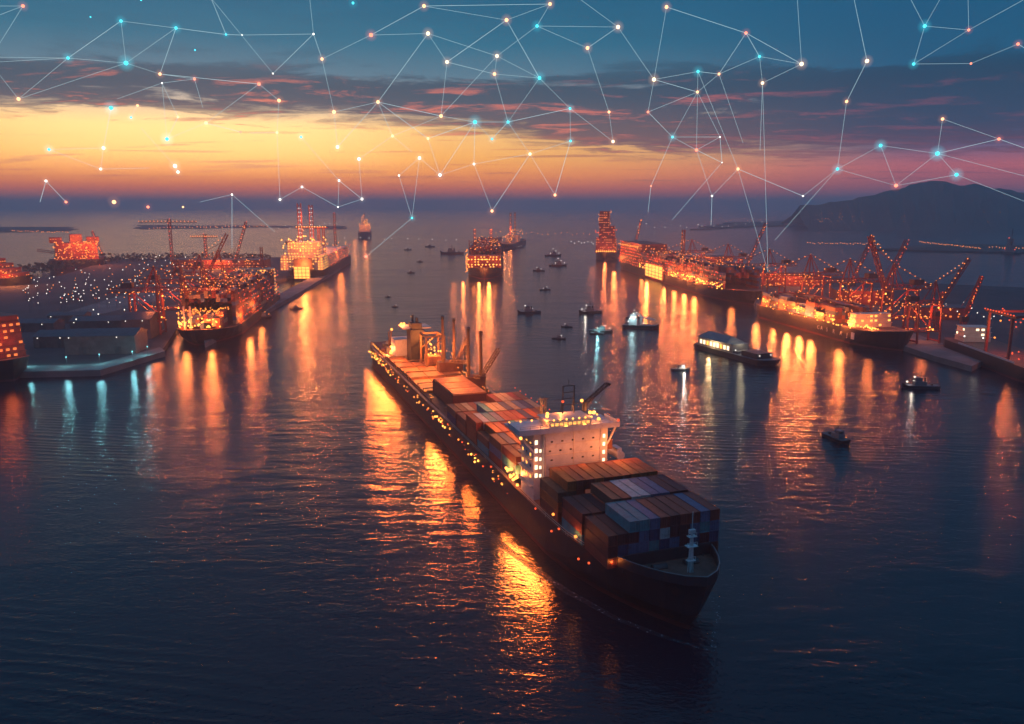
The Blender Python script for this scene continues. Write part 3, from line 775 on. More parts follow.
for p in ((-10,-20,40), (40,0,36)): light(t, p, 2.94e+04, (1,.25,.06), 1)
t, Ln = moored('small far ship with a pyramid of lights, left of the channel centre', at(366,235), at(364,239), 34, 16, name='freighter', cat='ship')
block(t, -30, 30, -15, 15, 16, 6, lit=.5, wm='win_r'); block(t, -16, 10, -9, 9, 34, 5, lit=.6, wm='win_y', name='upper_superstructure')
MB().lattice((0,0,49), (0,0,66), 2.5, 3, .6).build('mast', M['crane'], t)
lamps(t, dots(66, -30, 34, -16, 16, 16, 40)+dots(18, -16, 12, -9, 9, 38, 62), 1.0, M['glow_o'])
light(t, (50, 0, 40), 4.2e+04, (1,.25,.06), 1); light(t, (0, -30, 50), 4.2e+04, (1,.25,.06), 1)

# --- far tower-like ship at the right quay's end
t, Ln = moored('tall narrow red lit ship beyond the end of the right quay', at(612,252), at(605,261), 36, 12, name='freighter', cat='ship')
x = Ln/2
block(t, x-60, x-16, -17, 17, 12, 6, m='crane', lit=.45, wm='win_r', fh=4); block(t, x-56, x-22, -12, 14, 36, 5, m='crane', lit=.4, wm='win_r', fh=4, name='middle_superstructure'); block(t, x-52, x-26, -13, 5, 56, 6, m='crane', lit=.45, wm='win_r', fh=4, name='upper_superstructure')
lamps(t, dots(90, x-60, x-15, -18, 18, 14, 50), .8, M['glow_r']); lamps(t, dots(30, x-54, x-25, -14, 6, 56, 82), .7, M['glow_o'])
lamps(t, [(x-15, -15+k*3.3, 15) for k in range(10)], 1.0, M['glow_y'])
for p, P in (((x+5,0,14), 2.5e4), ((x+14,-20,40), 7e3), ((x+10,0,72), 4e3)): light(t, p, P, (1,.2,.05), 1.2)

# --- first ship at the right quay
t, Ln = moored('long red lit ship with a glowing square cargo door, first along the right quay', at(630,268), at(757,306), 40, 11, 2.5)
x = Ln/2
stacks(t, -x+120, x-36, 40, 11.2, 8, 'stacked on the first ship along the right quay', '', indiv=False)
block(t, -x+12, -x+120, -19, 19, 11, 8, m='crane', lit=.35, wm='win_r', fh=3.6)
MB().box(-x+153, -x+229, -20.9, -20.2, 2, 19.6).build('cargo_door_frame', M['crane'], t)
cd = MB().box(-x+155, -x+227, -21.2, -20.9, 3.2, 18.2).build('lit_cargo_door', M['win_y'], t)
for k in range(6): MB().box(-x+155+k*14.4, -x+155.6+k*14.4, -21.5, -21.21, 3.2, 18.2).build('door_post', M['crane'], cd)
for k in range(3): MB().box(-x+155, -x+227, -21.7, -21.51, 6+k*4, 6.5+k*4).build('door_rail', M['crane'], cd)
MB().lattice((10, 0, 30), (10, 0, 62), 3, 4, .6).build('mast', M['crane'], t)
lamps(t, dots(114, -x+8, -x+118, -20.4, -19.6, 11, 40, 7), .62, M['glow_r'])
lamps(t, dots(133, -x+8, x-36, -20.6, 20, 30, 34)+[(10, -1.6, z) for z in range(34, 62, 4)], .5, M['glow_o'])
lamps(t, dots(209, -x+120, x-34, -20.8, -20.2, 11, 30, 6), .5, M['glow_r'])
lamps(t, dots(95, -x+124, x-34, -20.9, -20.3, 11, 17), .62, M['glow_y'])
lamps(t, [(-x+14+k*9, -20.5, 36) for k in range(12)], .55, M['glow_y'])
for p, P in (((-x+190,-29,13), 6.48e+04), ((-x+10,-26,16), 2.88e+04), ((-x+30,-30,34), 1.728e+04), ((-x+80,-30,36), 1.728e+04), ((-x+150,-24,12), 1.08e+04), ((20,-24,14), 2.88e+04), ((60,-24,13), 2.88e+04), ((90,-23,13), 3.6e+04), ((120,-22,13), 3.6e+04),
             ((0,0,48), 1.728e+04), ((60,0,46), 1.728e+04), ((110,0,42), 1.728e+04), ((-x+170,0,50), 1.728e+04), ((x-24,-14,15), 1.44e+04)):
    light(t, p, P, (1,.2,.04), 1)

# --- second ship at the right quay, with lettering on its side
t, Ln = moored('lit container ship with pale letters on its dark side, right quay under the cranes', at(770,315), at(905,352), 34, 10.5, 2.5)
x = Ln/2
stacks(t, -x+14, x-46, 34, 10.7, 4, 'stacked on the lettered ship at the right quay', 'on the lettered ship at the right quay', indiv=True)
block(t, x-42, x-34, -13, 13, 10.5, 3, lit=.7)
lamps(t, dots(64, -x+10, x-30, -17.4, -16.8, 10, 17), .42, M['glow_y'])
lamps(t, dots(96, -x+10, x-30, -16, 16, 17, 22), .36, M['glow_o'])
lamps(t, dots(19, x-30, x-16, -13, -8, 11.6, 12.6), .4, M['glow_y'])
def letters(t, txt, size, x, y, z, mt):
    """raised letters lying in the ship's starboard side"""
    for i, ch in enumerate(txt):
        cu = bpy.data.curves.new('letter', 'FONT'); cu.body = ch; cu.size = size; cu.extrude = .05
        tmp = bpy.data.objects.new('letter', cu); COL.objects.link(tmp)
        dg = bpy.context.evaluated_depsgraph_get(); me = bpy.data.meshes.new_from_object(tmp.evaluated_get(dg))
        bpy.data.objects.remove(tmp)
        me.materials.clear(); me.materials.append(mt)
        o = bpy.data.objects.new('letter', me); COL.objects.link(o); o.parent = t
        o.location = (x+i*size*1.15, y, z); o.rotation_euler = (PI/2, 0, 0)
for k, ch in enumerate(('C', 'A', 'S', 'R', 'A', 'J')): letters(t, ch, 3.9, -x+101+(0, 4.4, 11.5, 19.5, 28, 36)[k], -17.15, 4.2, M['white'])
MB().box(-x+142, -x+145.6, -17.3, -17.02, 3.6, 8).build('side_panel', M['white'], t)
for p, P in (((-x+16,-20,13), 2.25e+04), ((-x+44,-20,13), 1.875e+04), ((-x+66,-20.5,13), 3.75e+04), ((-x+84,-20.5,13), 3.75e+04), ((-x+100,-20.5,13), 3e+04), ((x-40,-19,13), 2.625e+04), ((x-24,-8,14), 9000), ((-x+60,0,34), 9000), ((10,0,34), 9000), ((-x+30,4,34), 9000)):
    light(t, p, P, (1,.21,.04), .8)

# --- dark ship cut by the right edge, pale deckhouse
t, Ln = moored('dark ship at the right picture edge with a pale deckhouse and white waterline stripe', at(962,350), at(1075,392), 30, 8, 2)
x = Ln/2
block(t, -x+6, -x+17, -8, 8, 8, 3, m='cream', lit=.2, wm='win_w')
MB().box(-x+24, x-30, -14.2, -13.9, 8.02, 9).build('deck_coaming', M['white'], t)
lamps(t, [(-x+20, -9, 12), (-x+20, 2, 11)], .5, M['glow_w']); lamps(t, dots(12, 0, x-20, -10, 10, 9, 16), .4, M['glow_r'])
gq = MB()
for xx in (-6, 18):
    for y in (-12, 12): gq.bar((xx, y, 8), (xx, y, 32), 1.2)
    gq.bar((xx, -12, 31.5), (xx, 12, 31.5), 1.2)
for y in (-12, 12): gq.bar((-10, y, 31.5), (22, y, 31.5), 1.2)
gq.build('deck_gantry', M['crane'], t)
lamps(t, [(-10+k*3, -12.8, 32.4) for k in range(11)]+dots(14, -8, 20, -13, 13, 24, 33), .4, M['glow_r']); lamps(t, [(4,-13,18),(8,-13,28)], .5, M['glow_o'])
light(t, (6,-4,24), 1.2e4, (1,.2,.05)); light(t, (-x+26,-4,14), 250, (1,.85,.6))

# --- red lit ship cut by the left edge
t, Ln = moored('red lit ship cut by the left picture edge, glowing terraced deckhouse', at(-110,352), at(16,382), 34, 10, 2)
x = Ln/2
block(t, x-40, x-16, -14, 14, 10, 7, m='crane', lit=.5, wm='win_r', fh=3.2); block(t, -x+10, x-46, -15, 15, 10, 5, m='crane', lit=.4, wm='win_r', fh=3.2, name='cargo_deck')
lamps(t, dots(30, x-40, x-14, -15, 15, 11, 33), .42, M['glow_o']); lamps(t, dots(14, x-40, x-13, -15, -13, 12, 30), .55, M['glow_y'])
for p, P in (((x-8,0,22), 5e3), ((x-26,-20,26), 5e3), ((x-10,-6,10), 8e3)): light(t, p, P, (1,.16,.04), .8)
# --- ships beyond the left basin
t, Ln = moored('ship with a red lit loading deck, beyond the dark spit on the left', at(50,268), at(106,266), 44, 12, name='freighter', cat='ship')
block(t, -Ln/2+8, Ln/2-10, -18, 18, 12, 6, m='crane', lit=.4, wm='win_r', fh=4)
for k, xx in enumerate((-26, 0, 22)): block(t, xx-8, xx+8, -10, 10, 36, 2+k%2, m='crane', lit=.5, wm='win_r', fh=4, name='deckhouse')
MB().lattice((-Ln/2-14, 0, 26), (-Ln/2+10, 0, 22), 3, 4, .6).build('bow_ramp', M['crane'], t)
lamps(t, dots(90, -Ln/2+6, Ln/2-8, -18.6, -18, 13, 38), .75, M['glow_o']); light(t, (0,-40,40), 8e4, (1,.2,.05)); light(t, (30,-36,30), 6e4, (1,.2,.05))
t, Ln = moored('red lit ship at the left edge with a sloping row of deck lights', at(-60,286), at(31,287), 40, 11, name='freighter', cat='ship')
for k in range(6): block(t, -Ln/2+8, Ln/2-12-k*9, -16, 16, 11+k*5, 1, m='crane', lit=.5, wm='win_r', fh=5, name='deck_terrace')
lamps(t, dots(40, -Ln/2+10, Ln/2-8, -17, -15, 11, 18), .6, M['glow_o'])
lamps(t, [(Ln/2-12-k*4.5, -16, 14+k*2.6) for k in range(12)], .6, M['glow_o']); light(t, (30,-34,30), 6e4, (1,.2,.05)); light(t, (Ln/2,-26,16), 5e4, (1,.25,.05))

# ================================================================== quays and yards
def land(name, pix, z, mt, zb=-1.2):
    poly = [(p.x, p.y) for p in (at(a, b_, z) for a, b_ in pix)]
    if name.startswith('far') or name.endswith('spit'):
        q = []
        for a_, b2 in zip(poly, poly[1:]+poly[:1]):
            for k in range(9):
                u = k/9; dx, dy = b2[0]-a_[0], b2[1]-a_[1]; ln = math.hypot(dx, dy)+.01; j = random.uniform(-.05, .05)*min(ln, 1500)*(k > 0)
                q.append((a_[0]+dx*u-dy/ln*j, a_[1]+dy*u+dx/ln*j))
        poly = q
    return tag(MB().prism(poly, zb, z).build(name, mt), kind='structure')
land('left_yard_ground', [(-260,330),(-120,366),(22,369),(104,366),(162,350),(176,330),(232,300),(262,286),(336,263),(300,257),(112,259),(60,276),(-60,288),(-300,296)], 3.0, M['asphalt'])
land('left_quay_apron', [(205,343),(246,322),(300,292),(340,268),(333,266),(292,287),(240,315),(203,337)], 3.2, M['concrete'])
land('left_jetty', [(16,372),(100,370),(165,351),(160,347),(98,364),(20,366)], 3.3, M['concrete'])
land('yard_road', [(46,318),(60,324),(172,297),(190,291),(184,285),(120,296)], 3.005, M['concrete'])
land('right_yard_ground', [(640,264),(668,267),(768,296),(778,306),(850,325),(900,338),(960,360),(1000,352),(1100,372),(1300,340),(1300,300),(900,282),(780,272),(700,256),(650,255)], 3.0, M['asphalt'])
land('right_quay_apron', [(886,340),(935,356),(972,366),(988,358),(950,346),(905,330)], 3.25, M['concrete'])
land('far_right_shore', [(690,229),(760,226),(1024,224),(1500,222),(1500,216),(900,216),(740,222)], 4, M['hill'])
land('far_left_shore', [(-300,236),(70,231),(75,227),(-300,228)], 1.6, M['hill'])
land('far_mid_shore', [(140,229),(270,227),(340,229),(345,226),(140,225)], 1.6, M['hill'])
land('right_mid_spit', [(872,249),(960,251),(1100,254),(1100,246),(960,244)], 3, M['hill'])
# far mountains on the right
def slope_hit(px, py):
    for q in range(60):
        Y_ = Yd-335+q*5.5; p = far(px, py, Y_); i = max(k for k in range(len(prof)) if prof[k][0] <= px)
        a_, b2 = prof[i], prof[min(i+1, len(prof)-1)]; f_ = (px-a_[0])/max(1, b2[0]-a_[0]); hh = far(px, a_[1]+(b2[1]-a_[1])*f_, Yd).z
        u = (Y_-(Yd-340))/170; zs = hh*(.45*u if u < 1 else .45+.55*(u-1))
        if zs >= p.z: return p
    return None
random.seed(3)
prof = [(800,206),(830,203),(858,198),(880,193),(900,188),(915,184),(930,181),(938,180),(946,182),(960,185),(975,184),(990,187),(1005,190),(1024,192),(1070,188),(1130,190),(1200,197),(1300,206)]
_p = []
for (xa, ya), (xb, yb) in zip(prof, prof[1:]):
    k_ = max(1, int((xb-xa)/5))
    for i in range(k_): u = i/k_; _p.append((xa+(xb-xa)*u, ya+(yb-ya)*u+random.uniform(-.5,.5)+.7*math.sin(xa*.21+u*5)))
prof = _p+[prof[-1]]
mb = MB(); Yd = 3300; rows = []
for i, (px, py) in enumerate(prof):
    top = far(px, py, Yd); hh = max(top.z, 2)
    rows.append([(top.x*.93, Yd-340, -1), (top.x*.965, Yd-170+random.uniform(-45,45), hh*.45), (top.x, Yd, hh), (top.x*1.05, Yd+260, hh*.5), (top.x*1.1, Yd+600, -1)])
for i in range(len(rows)-1):
    for j in range(4): mb.add([rows[i][j], rows[i+1][j], rows[i+1][j+1], rows[i][j+1]], [(0,1,2,3)])
tag(mb.build('mountains', M['hill']), kind='structure')

# warehouses in the left yard
def shed(px, py, w_, d_, h_, rz, label, floors=0):
    p = at(px, py, 3); t = thing('warehouse', label, 'warehouse', p, rz)
    MB().box(-w_/2, w_/2, -d_/2, d_/2, 0, h_).build('wall', M['wall'], t)
    q = MB(); o_ = .6
    q.add([(-w_/2-o_,-d_/2-o_,h_),(w_/2+o_,-d_/2-o_,h_),(w_/2+o_,0,h_+d_*.14),(-w_/2-o_,0,h_+d_*.14),(-w_/2-o_,d_/2+o_,h_),(w_/2+o_,d_/2+o_,h_)],
          [(0,1,2,3),(3,2,5,4),(0,3,4),(1,5,2),(0,4,5,1)])
    q.build('roof', M['roof'], t)
    for k in range(max(2, int(w_/14))):
        xx = -w_/2+(k+.5)*w_/max(2, int(w_/14)); MB().box(xx-2, xx+2, -d_/2-.08, -d_/2, 0, min(4.5, h_-1)).build('door', M['roof'], t)
    lamps(t, [(-w_/2+3, -d_/2-.5, h_-.8), (w_/4, -d_/2-.5, h_-.8)], .3, M['glow_w'])
    return t
shed(108, 351, 40, 22, 11, R(6), 'dark long warehouse nearest the left jetty, roof towards the water')
shed(60, 345, 22, 20, 7, R(4), 'low warehouse just left of the longest dark shed')
shed(143, 336, 18, 26, 13, R(8), 'tall dark shed beside the lit bow of the left ship')
shed(102, 332, 34, 18, 9, R(6), 'mid size shed behind the long jetty warehouse')
shed(38, 330, 30, 16, 6, R(3), 'flat shed near the left edge, behind the jetty')
shed(70, 322, 26, 14, 6, R(5), 'small shed by the pale yard road')
# scrub line along the back of the left yard
random.seed(8)
sb = MB()
for i in range(1500):
    u = random.random(); px = 20+u*250; p = at(px, 259+ (14*max(0, (120-px)/100)) + random.uniform(-1.2, 3), 3)
    hgt_ = random.uniform(0, 9); p += Vector((random.uniform(-9,9), random.uniform(-9,9), hgt_)); s_ = random.uniform(1.5, 3.6)
    a = Vector((random.uniform(-1,1), random.uniform(-1,1), random.uniform(-.6,.6)))*s_; c = Vector((random.uniform(-1,1), random.uniform(-1,1), random.uniform(.2,1)))*s_
    sb.add([p-a, p+c, p+a, p-c*.6], [(0,1,2,3)])
tag(sb.build('shore_scrub', M['bush']), 'dark belt of scrub along the back shore of the left yard', 'scrub', None, 'stuff')

# yard lamp posts
_ym = {}
def lamp_post(name, p, h_, r, mk, label, group, cat='lamp post'):
    key = (name, round(h_,1), round(r,2), mk)
    if key not in _ym:
        q = MB(); q.tube((0,0,0), (0,0,h_), .07, n=5); q.ball((0,0,h_), r, 1, n=6, m=4)
        o = q.build(name, [M['steel'], M[mk]]); _ym[key] = o.data
    else:
        o = bpy.data.objects.new(name, _ym[key]); COL.objects.link(o)
    o.location = p; return tag(o, label, cat, group)
random.seed(12)
for i in range(210):
    v = random.random()**.8; py = 262+v*52
    lo = 36-20*v if py > 285 else 150-(py-262)*4.5; hi = 260-v*110
    px = random.uniform(lo, hi)
    if px < 100 and py < 275: continue
    D_ = at(px, py).y
    k = random.random(); mk = 'glow_w' if k < .72 else ('glow_o' if k < .93 else 'glow_r')
    cname = {'glow_w': 'white', 'glow_o': 'orange', 'glow_r': 'red'}[mk]
    lamp_post('lamp_post', at(px, py, 3), random.choice((9, 11)), round(.00040*D_*random.uniform(.8,1.3), 1)+.05, mk, f'small {cname} yard lamp on a thin pole in the left terminal', f'{cname} yard lamps of the left terminal')
for px, py in ((95,326),(78,337),(126,326),(100,331),(75,314),(146,315),(134,314),(164,314)):
    lamp_post('lamp_post', at(px, py, 3), 12, .45, 'glow_w', 'bright white lamp among the sheds behind the left jetty', 'bright white lamps among the jetty sheds')
lp = [(29,366),(67,366),(100,363),(133,360),(148,355)]
for i, (px, py) in enumerate(lp):
    o = lamp_post('lamp_post', at(px, py, 3.3), 5, .4, 'glow_c', 'cyan quay lamp on the left jetty edge', 'cyan quay lamps on the left jetty edge')
    light(o, (0, -.8, 4.6), 1800, (.3, .9, 1), .35)
# far shore lamps in rows
def shore_row(n, p0, p1, mk, label, group, rr=.55, jit=.6, z=3):
    for i in range(n):
        u = (i+random.uniform(-.3,.3))/max(1, n-1)
        px = p0[0]+(p1[0]-p0[0])*u; py = p0[1]+(p1[1]-p0[1])*u+random.uniform(-jit, jit)
        p = at(px, py, z+7); lamp_post('shore_lamp', (p.x, p.y, z), 7, round(rr*.95*min(p.y,3500)/1000, 1)+.1, mk, label, group, 'shore lamp')
shore_row(22, (12,231), (68,232), 'glow_o', 'orange lamp in the row along the far left shore', 'orange lamps along the far left shore')
shore_row(34, (150,228), (268,226), 'glow_o', 'orange lamp on the far shore behind the left cranes', 'orange lamps on the far shore behind the left cranes')
shore_row(14, (280,228), (345,222), 'glow_w', 'white lamp on the far shore behind the twin towers', 'white lamps on the far shore behind the twin towers', .4, 2)
shore_row(10, (345,238), (455,240), 'glow_w', 'white lamp of the buoy line left of mid channel', 'white lamps of the buoy line left of mid channel', .4, .8, 0)
shore_row(14, (512,233), (590,234), 'glow_o', 'orange lamp on the low far shore right of mid channel', 'orange lamps on the low far shore right of mid channel', .4, 1.4)
shore_row(10, (572,242), (600,243), 'glow_w', 'white lamp at the foot of the far tall red ship', 'white lamps by the far tall red ship', .4, 1.2)
shore_row(16, (640,226), (760,224), 'glow_w', 'white lamp on the far shore above the first right ship', 'white lamps on the far shore above the first right ship', .4, 2.2)
for i in range(44):
    px = random.choice((random.uniform(812,850), random.uniform(850,910), random.uniform(940,1040))); py = random.choice((217, 219, 222, 213))+random.uniform(-.8,.8)
    p = slope_hit(px, py)
    if p: lamp_post('shore_lamp', (p.x, p.y, p.z-6), 7, 1.0, 'glow_o', 'orange lamp on the slope of the far mountain', 'orange lamps on the far mountain slope', 'shore lamp')
shore_row(16, (712,220), (765,219), 'glow_o', 'orange lamp at the far water end, left of the mountain', 'orange lamps left of the far mountain', .4, 1.5)
shore_row(30, (808,243), (880,244), 'glow_o', 'orange lamp in the close row over the right cranes', 'orange lamps in the row over the right cranes', .45, .7)
shore_row(34, (920,242), (980,248), 'glow_o', 'orange lamp in the straight row over the right spit', 'orange lamps in the straight row over the right spit', .45, .5)
shore_row(18, (990,247), (1040,249), 'glow_o', 'orange lamp in the short row by the right picture edge', 'orange lamps in the row by the right edge', .45, .6)
shore_row(14, (930,300), (1000,316), 'glow_w', 'white yard lamp behind the right quay', 'white yard lamps behind the right quay', .5, 6)
shore_row(30, (770,290), (930,318), 'glow_o', 'orange yard lamp behind the right quay cranes', 'orange yard lamps behind the right quay cranes', .5, 8)

# ================================================================== cranes
def sts(p, rz, s, label, up=True, lmat='glow_o', ang=68, P=1.2e4):
    """ship to shore gantry crane, +y towards the water"""
    t = thing('gantry_crane', label, 'crane', p, rz, 'ship to shore gantry cranes')
    def S(*a): return tuple(v*s for v in a)
    for x in (-9, 9):
        for y in (0, -26): MB().bar(S(x, y, 0), S(x*.8, y, 40), 1.6*s).build('leg', M['crane'], t)
        MB().bar(S(x*.95, 0, 13), S(x*.95, -26, 13), 1.5*s).build('portal_beam', M['crane'], t)
        MB().bar(S(x*.9, 0, 14), S(x*.82, -26, 38), .8*s).build('brace', M['crane'], t)
    for y in (0, -26):
        MB().bar(S(-9, y, 2.5), S(9, y, 2.5), 1.6*s).build('sill_beam', M['crane'], t); MB().bar(S(-7.6, y, 39), S(7.6, y, 39), 1.6*s).build('top_beam', M['crane'], t)
    MB().lattice(S(0, 4, 42), S(0, -46, 42), 4*s, 4*s, .7*s).build('girder', M['crane'], t)
    a = R(ang if up else 0); tip = (0, 4+52*math.cos(a), 42+52*math.sin(a))
    MB().lattice(S(0, 4, 42), S(*tip), 3*s, 4*s, .6*s).build('boom', M['crane'], t)
    ap = (0, -4, 64); q = MB()
    for x in (-6, 6): q.bar(S(x, 0, 40), S(*ap), 1.1*s); q.bar(S(x, -14, 41), S(*ap), .8*s)
    q.build('apex_frame', M['crane'], t)
    q = MB(); q.bar(S(*ap), S(0, -44, 43), .5*s); q.bar(S(*ap), S(*[(tip[i]*.8+(0,4,42)[i]*.2) for i in range(3)]), .5*s); q.build('stay', M['crane'], t)
    MB().box(*[v*s for v in (-4, 4, -34, -24, 44, 49)]).build('machinery_house', M['cranedark'], t)
    pts = [S(x*.9, y+.9, z) for x in (-9, 9) for y in (0, -26) for z in (12, 22, 31, 39)]
    pts += [tuple(Vector(S(0, 4, 42)).lerp(Vector(S(*tip)), k/9)+Vector((0,-1.8*s,0))) for k in range(10)]
    pts += [tuple(Vector(S(*ap)).lerp(Vector(S(0, -44, 43)), k/7)) for k in range(8)]
    pts += [tuple(Vector(S(*ap)).lerp(Vector(S(*tip)), k/7*.8)) for k in range(8)]
    pts += [S(2.4, -42+k*6, 40) for k in range(8)]+[S(random.uniform(-8,8), random.uniform(-28,1), random.choice((13.8,14.4,26,40.2))) for k in range(26)]
    lamps(t, pts, .5*s*max(1, p[1]/900), M[lmat]); lamps(t, [S(0, 2, 36), S(5, -6, 14), S(-5, -2, 15)], .8*s, M['glow_y'])
    light(t, S(0, -10, 30), P, (1, .2, .045), .8)
    return t
la = at(262,300); lb_ = at(196,347); ld = (lb_-la).normalized(); ln_ = Vector((ld.y, -ld.x, 0)); wl_ = math.atan2(-ln_.y, -ln_.x)-PI/2
for u, up, lab in ((.06, False, 'gantry crane behind the far end of the lit left ship'), (.34, True, 'gantry crane with raised boom behind the lit left ship'), (.6, False, 'gantry crane behind the middle of the lit left ship'), (.84, False, 'gantry crane closest to the bow of the lit left ship')):
    p = la.lerp(lb_, u)+ln_*31; sts((p.x, p.y, 3), wl_, .72, lab, up, ang=62, P=1.4e4)
def luff(base, tip, label, lm='glow_r', wd=2.6, base_h=10, r=.5):
    """luffing harbour crane: lattice boom rising from a tower base"""
    base = Vector(base); tip = Vector(tip); t = thing('harbour_crane', label, 'crane', (base.x, base.y, base.z), 0, 'luffing harbour cranes'); v = tip-base
    MB().lattice((0,0,0), (0,0,base_h), wd*1.5, 3, .5).build('tower', M['crane'], t)
    MB().box(-wd*1.3, wd*1.3, -wd, wd, base_h, base_h+3.5).build('cab', M['cranedark'], t)
    st_ = Vector((0,0,base_h+2)); MB().lattice(st_, v, wd, wd*1.3, .45).build('boom', M['crane'], t)
    MB().bar(st_+Vector((-math.copysign(wd, v.x)*1.5, 0, 8)), v, .3).build('stay', M['crane'], t)
    k = 13; lamps(t, [tuple(st_.lerp(v, (i+random.uniform(-.2,.2))/k)+Vector((random.uniform(-wd,wd)*.6, -wd*.7, 0))) for i in range(k+1)], r, M[lm])
    lamps(t, [tuple(st_.lerp(v, random.random())+Vector((0,-wd*.7,.6))) for i in range(5)], r, M['glow_o'])
    return t
random.seed(44)
qa = at(770,315); qb = at(905,352); qd = (qb-qa).normalized(); nrm_ = Vector((-qd.y, qd.x, 0))   # left of heading: the land side
wa = math.atan2(-nrm_.y, -nrm_.x)-PI/2       # +y towards the water
for k, (u, up, lab) in enumerate(((.04, False, 'lit gantry crane at the far end of the lettered ship, boom lowered'), (.36, False, 'lit gantry crane over the middle of the lettered ship'), (.66, True, 'lit gantry crane with raised boom over the forward end of the lettered ship'))):
    p = qa.lerp(qb, u)+nrm_*26; sts((p.x, p.y, 3), wa, .74, lab, up)
p = qa.lerp(qb, .92)+nrm_*30; sts((p.x, p.y, 3), wa+PI, .62, 'lit gantry crane nearest the quay corner, boom turned to the land', True, ang=58)
ra = at(630,268); rb_ = at(757,306); rd = (rb_-ra).normalized(); rn = Vector((-rd.y, rd.x, 0)); wr = math.atan2(-rn.y, -rn.x)-PI/2
for u, lab in ((.35, 'gantry crane behind the glowing cargo door of the first right ship'), (.62, 'gantry crane behind the middle of the first right ship'), (.86, 'gantry crane behind the bow of the first right ship')):
    p = ra.lerp(rb_, u)+rn*34; sts((p.x, p.y, 3), wr, .7, lab, False, P=2e4)
def L2(b, t_, lab, Y=None, **k):
    bp_ = at(*b, 3); luff(bp_, far(*t_, bp_.y), lab, **k)
L2((633,262), (641,220), 'harbour crane with steep boom behind the far end of the first right ship', r=.6)
L2((746,276), (766,223), 'harbour crane leaning right behind the bow of the first right ship', r=.5)
L2((850,296), (873,237), 'dark tipped harbour crane leaning right above the lettered ship', r=.42)
L2((882,305), (907,240), 'tallest harbour crane leaning right beside the quay corner', r=.42, wd=3)
L2((962,336), (982,276), 'slim red crane leaning right above the pale deckhouse', r=.34, wd=1.8, lm='glow_r')
L2((936,330), (943,292), 'short red crane left of the slim red crane', r=.32, wd=1.8)
L2((103,262), (92,231), 'harbour crane leaning left beyond the dark spit on the left', r=.75)
L2((236,270), (246,222), 'harbour crane leaning right behind the lit left ship', r=.6)
def tower_crane(px, py, ytop, jib, label):
    b_ = at(px, py, 3); top = far(px, ytop, b_.y); h_ = top.z-3; t = thing('tower_crane', label, 'crane', b_, 0)
    MB().lattice((0,0,0), (0,0,h_), 3, 3.6, .5).build('tower', M['crane'], t)
    MB().lattice((-jib, 0, h_-4), (jib*.9, 0, h_-4), 2.2, 3.6, .4).build('jib', M['crane'], t)
    q = MB(); q.bar((0,0,h_), (-jib*.8,0,h_-3), .3); q.bar((0,0,h_), (jib*.7,0,h_-3), .3); q.build('stay', M['crane'], t)
    lamps(t, [(random.uniform(-1.5,1.5), -1.8, z) for z in [h_*k/12 for k in range(1, 13)]], .65, M['glow_r'])
    lamps(t, [(-jib+k*jib*1.9/15, -1.4, h_-3) for k in range(16)], .6, M['glow_o'])
tower_crane(173, 268, 219, 42, 'red lamped tower crane behind the lit left ship')
tower_crane(207, 266, 234, 20, 'shorter tower crane between the left cranes')
# low sheds with lights behind the left ship and the right quay
def lit_shed(px, py, w_, d_, h_, rz, label, P=2e4, n=24):
    p = at(px, py, 3); t = thing('terminal_shed', label, 'terminal building', p, rz)
    wl = MB().box(-w_/2, w_/2, -d_/2, d_/2, 0, h_).build('wall', M['crane'], t)
    MB().box(-w_/2-.8, w_/2+.8, -d_/2-.8, d_/2+.8, h_, h_+.8).build('roof', M['roof'], t)
    nn = int(w_/6)
    for r_ in range(max(1, int(h_/5))):
        windows(t, wl, [(-w_/2+3.5+k*6, -d_/2-.04, 2+r_*4.5, 0) for k in range(nn) if random.random() < .7], 'win_r')
    lamps(t, dots(n, -w_/2, w_/2, -d_/2-.6, -d_/2-.4, 3, h_+1), .5*max(1, p.y/900), M['glow_o']); light(t, (0, -d_/2-14, h_+4), P, (1,.2,.05), .8)
lit_shed(222, 268, 130, 30, 12, R(-4), 'long red lit shed behind the left ship', 9e4, 40)
lit_shed(250, 285, 40, 26, 18, R(-6), 'square lit shed behind the left ship, near the twin towers', 5e4)
lit_shed(860, 303, 46, 24, 12, R(-10), 'lit shed on the right quay behind the gantry cranes', 1.5e4)
lit_shed(790, 285, 60, 24, 12, R(-10), 'lit shed between the two long right quay ships', 3e4)
lit_shed(935, 318, 40, 20, 9, R(-8), 'dim shed behind the right quay apron', 2.5e3, 10)
lit_shed(700, 266, 90, 30, 14, R(-10), 'lit shed behind the first right quay ship', 6e4, 40)

